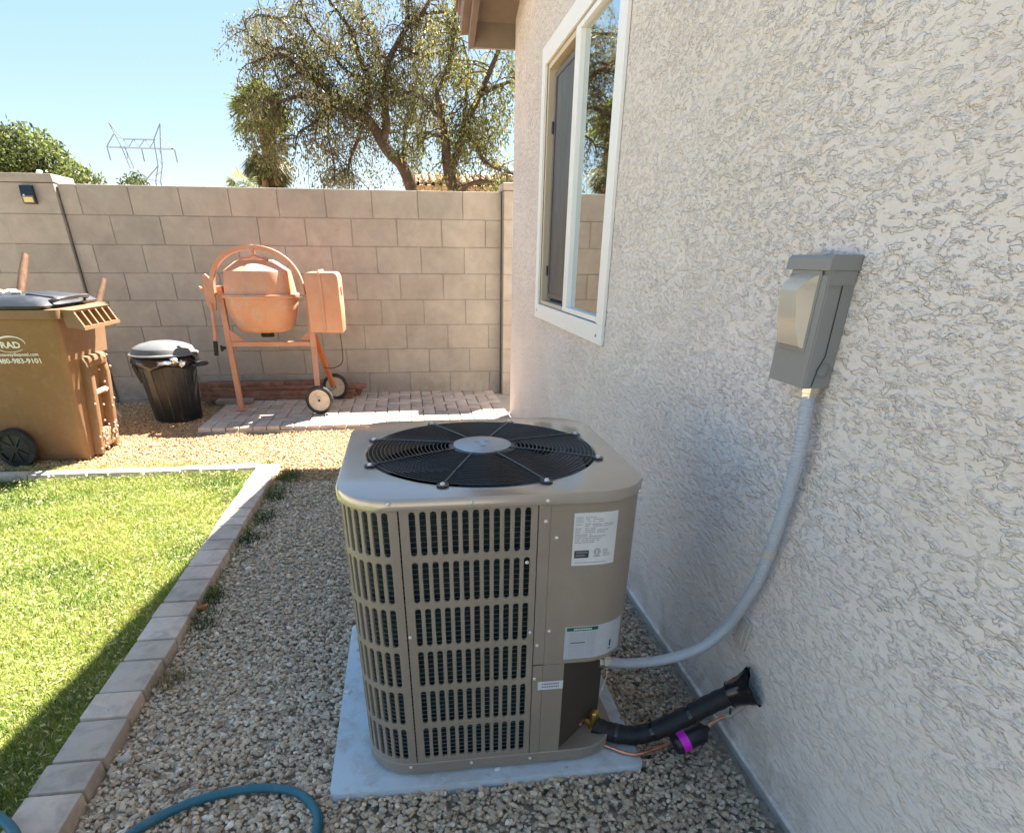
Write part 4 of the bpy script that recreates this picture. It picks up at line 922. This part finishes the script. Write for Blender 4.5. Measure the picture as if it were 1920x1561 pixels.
for (wx,wy) in ((-.732,5.19),(-.662,5.775)):
    m_=MB(); c0=(wx,wy,.158); m_.lathe([(.080,-.018),(.100,-.020),(.108,-.012),(.108,.012),(.100,.020),(.080,.018)],32,c0,(0,1,0),caps=False); wh=m_.build('wheel',RUBBER,mx,smooth=30)
    m_=MB(); m_.lathe([(.084,-.016),(.080,-.019),(.060,-.010),(.026,-.012),(.022,-.022),(.008,-.022),(.008,.022),(.022,.022),(.080,.016),(.084,.016)],28,c0,(0,1,0)); rm=m_.build('rim',CREAMW,wh,smooth=30)
    m_=MB()
    for k in range(4):
        a=k*math.pi/2+.5; m_.lathe([(.006,-.0128),(.007,-.0105)],8,(wx+.038*math.cos(a),wy,.158+.038*math.sin(a)),(0,1,0))
    m_.lathe([(0,-.026),(.010,-.026),(.010,-.02)],10,c0,(0,1,0)); m_.build('axle_bolt',DARK,rm)
# motor housing
hb=[(-.745,.645),(-.497,.640),(-.497,1.02),(-.505,1.045),(-.525,1.058),(-.72,1.058),(-.738,1.045),(-.745,1.02)]
m_=MB(); m_.prism(hb,1,5.30,5.62); mh=m_.build('motor_housing',ORANGE,mx,bev=.007,smooth=40)
m_=MB(); m_.prism([(-.640,.66),(-.625,.655),(-.622,.99),(-.628,1.05),(-.634,1.075),(-.644,1.05),(-.647,.99)],1,5.290,5.63); m_.build('housing_seam',ORANGE,mh)
m_=MB(); m_.box((-.4935,5.44,.93),(.012,.05,.06),.004); m_.build('power_switch',M('faded_red',(.5,.16,.12),.5),mh)
m_=MB(); m_.tube([(XR-.035,5.44,.902),(-.69,5.44,.91)],.014,10); m_.tube([(XR-.055,5.40,.895),(XR-.03,5.40,.895)],.017,10); m_.build('pivot',WIRE,mx)
m_=MB(); m_.tube([(XL+.04,5.44,.905),(XL-.13,5.44,.945)],.010,10); m_.lathe([(0,0),(.017,0),(.017,.012),(0,.014)],10,(XL-.135,5.44,.945),(1,0,-.1)); m_.build('pivot',ORANGE,mx)
# tipping quadrant and lever
m_=MB(); m_.prism([(XL-.09,.80),(XL-.045,.79),(XL-.03,.86),(XL-.035,.95),(XL-.05,1.02),(XL-.075,1.045),(XL-.095,1.03),(XL-.10,.96),(XL-.105,.87)],1,5.425,5.455); m_.build('tipping_plate',ORANGE,mx,bev=.004)
m_=MB(); m_.tube([(XL-.068,5.42,.84),(XL-.075,5.40,.66),(XL-.085,5.39,.58)],.013,10); m_.build('lever',ORANGE,mx,smooth=50)
m_=MB(); m_.tube([(XL-.085,5.39,.58),(XL-.095,5.385,.475)],.017,10); m_.build('lever_grip',RUBBER,mx,smooth=50)
m_=MB(); m_.lathe([(0,0),(.022,.002),(.024,.01),(.012,.02),(.01,.04)],12,(XL-.065,5.43,.522),(1,0,.1)); m_.build('locking_knob',RUBBER,mx,smooth=40)
m_=MB(); m_.tube(spl([(-.545,5.50,.645),(-.542,5.50,.52),(-.545,5.50,.42),(-.575,5.49,.375),(-.64,5.47,.355),(-.70,5.43,.37)],6),.004,6); tag(m_.build('power_cord',BLACKP,mx,smooth=60))
# ------------------------------------------------------------------ tool handles
def handle(a,b,r,lab,mat=HANDLE):
    a=Vector(a);b=Vector(b); m_=MB(); pts=[a.lerp(b,t) for t in (0,.1,.3,.6,.9,1)]
    m_.tube(pts,[r*.85,r*1.15,r,r*.9,r*.95,r*.9],10); return tag(m_.build('tool_handle',mat,smooth=60,loc=b),lab,'tool handle','sticks and handles behind the brown bin')
handle((-2.315,5.72,1.0),(-2.60,5.05,.01),.020,'red brown wooden tool handle leaning right behind the brown bin')
handle((-2.775,5.62,1.165),(-2.98,4.9,.01),.024,'split grey and tan wooden handle leaning against the left pilaster',HANDLE)
handle((-2.44,5.3,.30),(-2.315,5.35,.03),.012,'pale thin stick leaning behind the lower part of the brown bin',STICKW)
# ------------------------------------------------------------------ solar light and stone on the pilaster
sg=thing('solar_light','small black solar wall light with yellow LED panel on the pilaster','solar light',(-2.81,6.03,1.56))
m_=MB(); m_.prism([(6.034,1.622),(6.004,1.622),(5.992,1.555),(5.996,1.508),(6.034,1.500)],0,-2.858,-2.768); m_.build('housing',SOLARB,sg,bev=.003)
m_=MB(); m_.prism([(5.9905,1.545),(5.9955,1.512),(5.9995,1.512),(5.9945,1.545)],0,-2.846,-2.780); m_.build('led_panel',LEDY,sg)
m_=MB(); m_.lathe([(.008,0),(.006,.005),(0,.007)],10,(-2.835,5.993,1.557),(0,-1,0)); m_.build('motion_sensor',LABELW,sg,smooth=50)
m_=MB(); m_.add(*foil((-2.735,6.12,1.716),(.022,.02,.018),9)); tag(m_.build('pebble',LABELW,smooth=60,loc=(-2.735,6.12,1.70)),'small white stone on top of the pilaster cap','stone')
# ------------------------------------------------------------------ weeds and litter on the gravel
def tuft(x,y,s,n,lab,col):
    P=np.stack([x+RNG.normal(0,s,n),y+RNG.normal(0,s*1.6,n),np.full(n,.0)],1)
    c=np.array([col])*RNG.uniform(.6,1.3,(n,1)); P-=np.array([x,y,0])
    me=blades('weed',P,RNG.uniform(.02,.055,n),RNG.uniform(.0008,.0018,n),c,1.4); me.materials.append(GRASSM)
    tag(link('weed',me,None,(x,y,0)),lab,'weed','weeds growing along the lawn edging')
tuft(-.765,3.68,.045,420,'large dark green weed clump at the far corner of the edging',(.06,.11,.02))
tuft(-.775,3.35,.035,260,'dark weed clump beside the edging, just nearer than the corner clump',(.06,.10,.02))
tuft(-.77,3.02,.03,160,'thin spreading weed beside the shaded middle of the edging',(.05,.08,.025))
tuft(-.79,2.76,.03,160,'small low weed against the edging where the lawn shadow starts to widen',(.045,.075,.025))
tuft(-.805,2.20,.022,170,'bluish green weed beside the fallen orange leaf, on its far side',(.06,.10,.03))
tuft(-.79,2.00,.03,170,'bluish green weed in the gravel just nearer than the orange leaf',(.06,.10,.03))
tuft(-.80,1.66,.026,130,'dry straw coloured weed against the edging',(.30,.24,.11))
def leaf(x,y,z,s,lab,col,rz,name='fallen_leaf',cat='leaf'):
    m_=MB(); vs=[(s*math.cos(a)*1.0,s*.5*math.sin(a)*(1 if abs(math.cos(a))<.95 else .3),.004*math.cos(2*a)) for a in [k*math.pi/6 for k in range(12)]]; q=Matrix.Rotation(rz,3,'Z')@Matrix.Rotation(.25,3,'X')
    m_.add([Vector((x,y,z+.004))+q@Vector(v) for v in vs]+[Vector((x,y,z))+q@Vector((v[0],v[1],v[2]-.001)) for v in vs],[tuple(range(12)),tuple(range(23,11,-1))]+[(i,i+12,(i+1)%12+12,(i+1)%12) for i in range(12)])
    tag(m_.build(name,M(name+'_col',col,.7,var=.2,vs_=60),loc=(x,y,z)),lab,cat)
leaf(-.822,2.105,.02,.022,'curled orange leaf in the gravel beside the edging',(.42,.13,.04),.5)
leaf(-.178,1.066,.016,.018,'tan curled leaf at the near left corner of the pad',(.42,.28,.12),.9)
leaf(.50,1.05,.016,.022,'pale sliver of wood at the near right corner of the pad',(.55,.47,.36),-.5,'wood_sliver','wood chip')
leaf(-.80,1.305,.02,.020,'pale bark sliver on the gravel by the near end of the edging',(.52,.45,.35),.1,'wood_sliver','wood chip')
def chip(x,y,z,s,lab,sd):
    m_=MB(); m_.add(*foil((x,y,z+s*.3),(s,s*.7,s*.55),sd)); tag(m_.build('stone',LABELW if sd%2 else PAINTP,loc=(x,y,z)),lab,'stone','loose stones on the pad and edging')
chip(.158,1.117,.045,.008,'larger of two loose stones on the pad in front of the condenser',21)
chip(.131,1.10,.045,.006,'smaller loose stone at the front edge of the pad',22)
chip(-.237,1.48,.045,.011,'flat stone on the left edge of the pad',23)
chip(-.222,1.70,.045,.006,'dark stone on the far left part of the pad',24)
chip(-.905,1.48,.046,.006,'tiny pale stone on top of the lawn edging',25)
# ------------------------------------------------------------------ vegetation beyond the wall
def leaf_mesh(name,C,size,cols,droop=.5,aspect=.38):
    n=len(C); a=RNG.uniform(0,2*np.pi,n); el=RNG.normal(-droop,.6,n)
    d=np.stack([np.cos(a)*np.cos(el),np.sin(a)*np.cos(el),np.sin(el)],1)
    r=RNG.normal(size=(n,3)); s=np.cross(d,r); s/=np.linalg.norm(s,axis=1)[:,None]+1e-9
    L=size*RNG.uniform(.6,1.3,n)[:,None]
    V=np.zeros((n,4,3)); V[:,0]=C; V[:,1]=C+d*L*.5+s*L*aspect*.5; V[:,2]=C+d*L; V[:,3]=C+d*L*.5-s*L*aspect*.5
    return fast_mesh(name,V.reshape(-1,3),np.arange(n*4).reshape(-1,4),np.repeat(cols,4,0))
def branchset(tree,limbs,rad,twigs_per_m,twig_len,leaves_per_twig,leafsize,palette,droop,seed,spread=.9,extra=None):
    rs=random.Random(seed); tb=MB(); L=[]; tw=MB()
    segs=[]
    for pts,r0,r1 in limbs:
        sp=spl(pts,4); n=len(sp); tb.tube(sp,[r0+(r1-r0)*i/(n-1) for i in range(n)],8)
        for i in range(n-1): segs.append((sp[i],sp[i+1],r0+(r1-r0)*i/(n-1)))
    tb.build('trunk',BARK,tree,smooth=60)
    for a,b,r in segs:
        if r>rad*.62: continue
        k=twigs_per_m*(b-a).length; k=int(k)+(rs.random()<k-int(k))
        for _ in range(k):
            p=a.lerp(b,rs.random()); d=Vector((rs.gauss(0,1)*spread,rs.gauss(0,1)*spread,rs.gauss(.25,.6))).normalized()
            ln=twig_len*rs.uniform(.5,1.3); q=[p]; st=6
            for i in range(st):
                d=(d+Vector((rs.gauss(0,.25),rs.gauss(0,.25),-droop*.28+rs.gauss(0,.15)))).normalized(); q.append(q[-1]+d*ln/st)
            tw.tube(q,[max(.004,.010*(1-i/7)) for i in range(7)],3,caps=False)
            tone=rs.random(); 
            for _2 in range(leaves_per_twig):
                t=rs.random()**.7*st; i=min(int(t),st-1); pp=q[i].lerp(q[i+1],t-i)
                L.append((pp.x+rs.gauss(0,.05),pp.y+rs.gauss(0,.05),pp.z+rs.gauss(-.03,.06),tone))
    tw.build('twigs',BARK,tree).__setitem__('kind','stuff')
    if extra: 
        for (c0,s,n) in extra:
            for _ in range(n):
                v=Vector((rs.gauss(0,1),rs.gauss(0,1),rs.gauss(0,1))); v*=rs.uniform(.3,1)/max(.6,v.length)*1.0
                L.append((c0[0]+v.x*s[0],c0[1]+v.y*s[1],c0[2]+v.z*s[2],rs.random()))
    A=np.array(L); t=A[:,3:4]; pal=np.array(palette); idx=(t[:,0]*len(pal)).astype(int)%len(pal)
    c=pal[idx]*RNG.uniform(.7,1.15,(len(A),1))
    me=leaf_mesh('crown',A[:,:3]-np.array(tree.location),leafsize,c,droop); me.materials.append(LEAFM)
    o=link('crown',me,tree); return o
c3=lambda x,y,Y: at(400+x/3.2,y/3.2,Y)
t1=thing('mesquite_tree','large airy tree with dark leaning trunk and drooping olive foliage beyond the wall','tree',(c3(1190,1135,12).x,12,-.06))
def LM(lst,Ys,r0,r1):
    n=len(lst); return ([c3(x,y,Ys[0]+(Ys[1]-Ys[0])*i/(n-1)) for i,(x,y) in enumerate(lst)],r0,r1)
base=c3(1190,1135,12)
limbs=[([Vector((base.x,12,-.1)),Vector((base.x+.02,12,1.0)),base],.13,.10),
 LM([(1190,1135),(1165,1060),(1120,975),(1060,920),(1010,850),(960,760),(905,700)],(12,11.9),.10,.07),
 LM([(905,700),(750,590),(640,500),(520,420),(420,330),(320,340),(230,380)],(11.9,11.2),.06,.018),
 LM([(750,590),(600,440),(520,300),(440,160),(380,110),(250,90)],(11.8,12.6),.045,.014),
 LM([(905,700),(930,600),(930,480),(880,350),(830,190),(760,90),(680,-20),(600,-150)],(11.9,12.4),.055,.012),
 LM([(1010,850),(1040,760),(1030,650),(1030,500),(1050,370),(1100,270),(1160,170),(1250,90),(1400,70)],(11.95,11.5),.07,.018),
 LM([(1160,170),(1165,60),(1160,-80),(1120,-260)],(11.6,11.9),.04,.012),
 LM([(1250,90),(1290,10),(1340,-140)],(11.5,11.3),.03,.012),
 LM([(905,700),(870,830),(820,960),(810,1060)],(11.9,11.7),.035,.015),
 LM([(1140,960),(1150,800),(1190,640),(1230,480),(1200,350)],(12,12.7),.035,.012),
 LM([(905,700),(700,640),(560,580),(430,600),(300,640)],(11.8,11.0),.04,.012),
 LM([(700,640),(600,740),(510,800),(490,900)],(11.4,11.2),.02,.01),
 LM([(930,480),(800,430),(700,300),(600,180),(540,60),(500,-80)],(12.1,11.4),.03,.01),
 LM([(640,500),(560,380),(420,290),(330,300),(230,230),(180,120)],(11.6,11.9),.025,.01),
 LM([(1050,370),(960,250),(900,120),(860,-40)],(11.7,12.9),.025,.01),
 LM([(1100,270),(1250,330),(1400,300),(1500,200)],(11.6,12.1),.025,.01),
 LM([(1030,500),(1180,560),(1300,640),(1330,760)],(11.8,12.3),.025,.01),
 LM([(690,690),(690,820),(720,960),(730,1080)],(11.6,11.4),.02,.008)]
PALO=[tuple(.68*q for q in c_) for c_ in [(.19,.18,.065),(.13,.135,.045),(.27,.25,.085),(.09,.10,.04),(.24,.22,.12),(.20,.15,.09),(.24,.24,.065)]]
ex=[]
def EX(x,y,Y,sx,sz,n,sy=.5): p=c3(x,y,Y); ex.append(((p.x,p.y,p.z),(sx,sy,sz),n))
EX(300,760,11.3,.42,.62,2600); EX(330,640,11.4,.42,.30,1100); EX(250,850,11.3,.30,.3,250); EX(400,900,11.3,.24,.28,250)
EX(760,640,11.6,.3,.2,500); EX(1150,520,11.9,.35,.3,600); EX(750,1070,11.8,.35,.14,650); EX(1040,600,11.9,.3,.35,500); EX(1100,620,11.7,.25,.35,400)
for (x,y) in ((250,330),(180,200),(330,160),(460,60),(560,220),(700,230),(820,60),(900,330),(980,120),(1180,330),(1250,200),(1350,180),(640,360),(480,480),(1300,520),(1000,480),(850,560),(600,640),(1200,700),(620,900),(700,930),(980,1060)):
    p=c3(x,y,11.2+random.random()*1.4); ex.append(((p.x,p.y,p.z),(.32,.34,.28),260))
branchset(t1,limbs,.1,24,.64,56,.050,PALO,.85,3,extra=ex)
t2=thing('mesquite_tree','darker forked tree close to the house corner, right of the large tree','tree',(c3(1450,1140,10.5).x,10.5,-.06))
base=c3(1450,1140,10.5)
limbs=[([Vector((base.x,10.5,-.1)),Vector((base.x,10.5,1.0)),base],.13,.11),
 LM([(1450,1140),(1420,1060),(1400,950),(1395,850),(1370,720),(1340,560)],(10.5,10.4),.10,.035),
 LM([(1420,1060),(1470,900),(1500,770),(1600,570),(1680,380),(1710,310),(1760,180)],(10.5,10.2),.055,.018),
 LM([(1500,770),(1520,560),(1530,400),(1500,250)],(10.4,10.9),.03,.01),
 LM([(1500,1140),(1530,1110),(1620,1088),(1800,1105)],(10.3,10.1),.035,.02),
 LM([(1500,770),(1570,860),(1620,960),(1700,1010),(1850,1060)],(10.4,10.0),.04,.015),
 LM([(1370,720),(1280,620),(1230,560)],(10.4,10.6),.03,.01),
 LM([(1600,570),(1700,520),(1800,480),(1900,400)],(10.3,10.0),.03,.01),
 LM([(1340,560),(1400,420),(1440,250),(1450,100),(1470,-60)],(10.4,10.8),.03,.01),
 LM([(1395,850),(1300,800),(1220,820),(1180,900)],(10.4,10.7),.02,.008)]
ex=[]; EX(1600,800,10.3,.35,.4,900); EX(1480,880,10.4,.2,.3,500); EX(1720,700,10.2,.25,.4,700); EX(1420,450,10.6,.25,.35,350); EX(1440,130,10.7,.12,.25,300)
branchset(t2,limbs,.09,22,.58,52,.050,[(.11,.12,.035),(.08,.095,.03),(.17,.17,.05),(.06,.07,.025),(.26,.24,.06)],.8,8,extra=ex)
# fan palm with skirt
pm=thing('fan_palm','fan palm with brown skirt of dead fronds at the left end of the trees','palm tree',(at(512,300,12.6).x,12.6,-.06))
px_=at(512,300,12.6); m_=MB(); m_.tube([(px_.x,12.6,-.1),(px_.x,12.6,1.4),(px_.x-.03,12.6,2.2),(px_.x-.06,12.6,3.0)],[.16,.13,.12,.11],10); m_.build('trunk',PALMT,pm,smooth=60)
for dx_,lab in ((-.17,0),(.0,0)):
    pass
def fronds(name,c0,n,L,el0,el1,col,seed,wd=.028,az=None):
    rs=random.Random(seed); V=[];F=[];Cc=[]
    for i in range(n):
        a=rs.uniform(0,2*math.pi); el=math.radians(rs.uniform(el0,el1)); dd=Vector((math.cos(a)*math.cos(el),math.sin(a)*math.cos(el),math.sin(el)))
        st=Vector(c0)+dd*L*.35; s=dd.cross(Vector((0,0,1))).normalized(); up=s.cross(dd); k0=rs.uniform(.6,1.3)
        for j in range(15):
            t=(j-7)/7; f=(dd*math.cos(t*1.3)+s*math.sin(t*1.3)).normalized(); tip=st+f*L*.62*rs.uniform(.8,1.1)-Vector((0,0,1))*L*.22*abs(t)-Vector((0,0,L*.1)); q=(up+Vector((rs.gauss(0,.3),rs.gauss(0,.3),0))).normalized().cross(f).normalized()*wd*L
            md=(st+tip)/2+Vector((0,0,L*.05)); n0=len(V); V+=[st,md+q,tip,md-q]; F.append((n0,n0+1,n0+2,n0+3)); Cc+=[tuple(x*k0 for x in col)]*4
    V=np.array([tuple(v) for v in V])-np.array(pm.location); me=fast_mesh(name,V,np.array(F),np.array(Cc)); me.materials.append(LEAFM); return link(name,me,pm)
pc=at(487,215,12.6)
fronds('crown',pc,46,.62,-25,80,(.17,.21,.05),4); fronds('crown',pc-Vector((0,0,.45)),50,.58,-80,-20,(.12,.12,.045),5)
fronds('skirt',pc-Vector((-.1,0,.75)),60,.60,-89,-55,(.22,.125,.06),6)
m_=MB(); q=at(497,340,12.4); m_.tube([(q.x-.02,12.4,-.1),(q.x,12.4,q.z),(q.x-.1,12.4,q.z+.4)],.05,8); m_.build('dead_stem',PALMT,pm,smooth=60)
sp2=thing('yucca','small pale green spiky plant showing just above the wall under the palm','plant',(at(455,340,9).x,9,-.06))
pm_=pm; pm=sp2; q=at(456,350,9); fronds('foliage',q,12,.26,10,75,(.17,.20,.09),9,.03); m_=MB(); m_.tube([(q.x,9,-.1),(q.x,9,q.z)],.05,8); m_.build('stem',PALMT,sp2); pm=pm_
# round bushy trees on the left
def bush_tree(name,lab,cells,Y,n,size,pal,seed,trunkpx):
    rs=random.Random(seed); tr=thing(name,lab,'tree',(at(*trunkpx,Y).x,Y,-.06)); tp=at(*trunkpx,Y)
    m_=MB(); m_.tube([(tp.x,Y,-.1),(tp.x+.05,Y,tp.z*.5),(tp.x,Y,tp.z+.2)],[.2,.15,.1],8); m_.build('trunk',BARK,tr,smooth=60)
    L=[];
    for (px,py,rad) in cells:
        c0=at(px,py,Y+rs.uniform(-.6,.6)); r=rad*Y/1140*.95
        for _ in range(int(n*r*r)):
            v=Vector((rs.gauss(0,1),rs.gauss(0,1),rs.gauss(0,1))).normalized()*r*rs.uniform(.72,1.08)*(1+.15*math.sin(rs.random()*9))
            L.append((c0.x+v.x*1.05,c0.y+v.y,c0.z+v.z*.9,rs.random()))
        core=MB(); 
    A=np.array(L); pal=np.array(pal); c=pal[(A[:,3]*len(pal)).astype(int)%len(pal)]*RNG.uniform(.6,1.3,(len(A),1))*(1+.45*vnoise(A[:,0]*2,A[:,2]*2,3))[:,None]
    me=leaf_mesh('crown',A[:,:3]-np.array(tr.location),size,c,.1,.5); me.materials.append(LEAFM); link('crown',me,tr)
cells=[(15,310,42),(45,282,34),(70,295,34),(95,318,30),(60,325,36),(120,322,24),(20,275,26),(82,275,20),(105,292,18),(140,325,18),(165,335,16),(130,345,24),(180,342,12),(-15,300,50),(-50,290,50),(0,340,40),(60,350,40)]
bush_tree('bushy_tree','rounded dense green tree behind the pilaster at the left edge',cells,15,5200,.085,[(.10,.13,.03),(.06,.085,.025),(.17,.19,.045),(.05,.07,.025)],12,(50,345))
bush_tree('bushy_tree','small dark tree top peeking over the wall below the pylon',[(240,343,10),(252,338,12),(265,344,10)],22,3600,.10,[(.07,.10,.03),(.05,.07,.025)],13,(252,350))
# neighbour house
nb=thing('neighbour_house','terracotta roofed house seen through the trees above the wall','house',(3.0,22,0))
a=at(790,352,22); t_=at(790,322,22); e_=at(960,330,22)
m_=MB(); m_.box(((a.x+9)/2,24,(a.z+.2)/2),(9-a.x,4,a.z+.2)); m_.build('wall',NWALL,nb)
m_=MB(); m_.prism([(21.8,a.z+.05),(26.2,a.z+.05),(24,t_.z+.12)],0,a.x-.25,9.2); m_.build('roof',NTILE,nb)
m_=MB()
for i in range(40):
    x=a.x-.1+i*.23; m_.tube([(x,21.78,a.z+.09),(x,23.95,t_.z+.15)],.06,6,caps=False)
o=m_.build('roof_tile',NTILE,nb,smooth=60); o['kind']='stuff'
q=at(936,350,18); nb2=thing('shed_roof','dark brown roof corner showing just left of the right pilaster top','roof',(q.x+.6,18,0)); m_=MB(); m_.prism([(q.x-.25,q.z-.1),(q.x+.1,q.z+.18),(q.x+1.6,q.z+.18),(q.x+1.9,q.z-.1)],1,17.8,20); m_.build('roof',EAVED,nb2); m_=MB(); m_.box((q.x+.8,19,(q.z-.1)/2),(1.8,2,q.z-.1)); m_.build('wall',NWALL,nb2)
# pylon
py_=thing('transmission_tower','tall lattice electricity pylon with horned crossarm far beyond the wall','pylon',(at(285,345,250).x,250,0))
T=lambda x,y,dy=0: at(x,y,250+dy)
c4=lambda x,y: (x*420/1821,y*360/1561)
m_=MB(); W_=.17
def ln(a,b,w_=W_,dy=0,dy2=None): m_.tube([T(*c4(*a),dy),T(*c4(*b),dy if dy2 is None else dy2)],w_,4)
for dy in (-2,2):
    for a,b in (((880,990),(985,1190)),((880,990),(1000,1130)),((985,1190),(1060,1370)),((1060,1370),(1190,1470)),((1010,1190),(1090,1370)),((1090,1370),(1210,1460)),((1300,1005),(1250,1140)),((1300,1005),(1305,1200)),((1250,1140),(1285,1350)),((1285,1350),(1265,1480)),((1305,1200),(1320,1340)),((1320,1340),(1305,1480)),((1285,1350),(1190,1460)),((925,1090),(870,1190)),((1300,1110),(1418,1212))): ln(a,b,W_,dy)
m_.build('leg_lattice',PYL,py_); m_=MB()
for dy in (-2,2): ln((868,1195),(1420,1214),.24,dy)
ln((1000,1130),(1255,1136),.2)
xs=[1000,1045,1085,1130,1175,1220,1262]
for i in range(6): ln((xs[i],1130 if i%2==0 else 1200),(xs[i+1],1200 if i%2==0 else 1134),.12)
m_.build('crossarm',PYL,py_)
for a,b in (((870,1195),(900,1305)),((1150,1205),(1175,1315)),((1418,1214),(1443,1322))):
    m_=MB(); ln(a,b,.2); m_.build('insulator_string',PYL,py_)
m_=MB()
for a,b in (((1000,1250),(1040,1290)),((1040,1290),(1020,1190)),((1055,1360),(1110,1380)),((1285,1290),(1318,1340)),((1262,1430),(1310,1400)),((1210,1460),(1310,1478)),((1290,1200),(1310,1260)),((940,1110),(1000,1130))): ln(a,b,.1)
m_.build('bracing',PYL,py_)
m_=MB()
for x,dy in ((1265,-2),(1305,2),(1190,-2),(1210,2)):
    p=T(*c4(x,1475),dy); m_.tube([p,(p.x,p.y,0)],.2,4)
m_.build('lower_legs',PYL,py_)

# dead leaf litter caught between the condenser and the house wall
n=420; x=RNG.uniform(.50,.77,n); y=RNG.uniform(1.25,2.4,n); k_=vnoise(x*2,y,7)>-.1; x,y=x[k_],y[k_]; n=len(x)
a=RNG.uniform(0,2*np.pi,n); L=RNG.uniform(.004,.012,n); W=L*RNG.uniform(.25,.6,n); z=RNG.uniform(.018,.034,n)+.024*np.exp(-np.maximum(x-.53,0)**2/.02); V=np.zeros((n,4,3))
for k,(s_,t_) in enumerate(((-1,0),(0,-1),(1,0),(0,1))):
    V[:,k]=np.stack([x+np.cos(a)*L*s_-np.sin(a)*W*t_,y+np.sin(a)*L*s_+np.cos(a)*W*t_,z+RNG.uniform(-.004,.005,n)],1)
pl_=np.array([(.26,.13,.07),(.36,.22,.12),(.45,.33,.2),(.2,.1,.06)]); c=np.repeat(pl_[RNG.integers(0,4,n)],4,0)
me=fast_mesh('leaf_litter',V.reshape(-1,3),np.arange(n*4).reshape(-1,4),c); me.materials.append(STONE)
tag(link('leaf_litter',me),'brown dead leaf bits caught between condenser and house wall','leaf litter',kind='stuff')
# crumbs of gravel and dust specks lying on the pad
for (x,y,s_,sd,lab) in ((.02,1.105,.004,31,'grey crumb near the middle of the pad front edge'),(.33,1.10,.005,32,'grey pebble on the right half of the pad front'),(-.215,1.28,.004,33,'grey crumb left of the cabinet corner on the pad'),(.47,1.20,.005,34,'pebble on the pad beside the copper pipe')):
    chip(x,y,.045,s_,lab,sd)
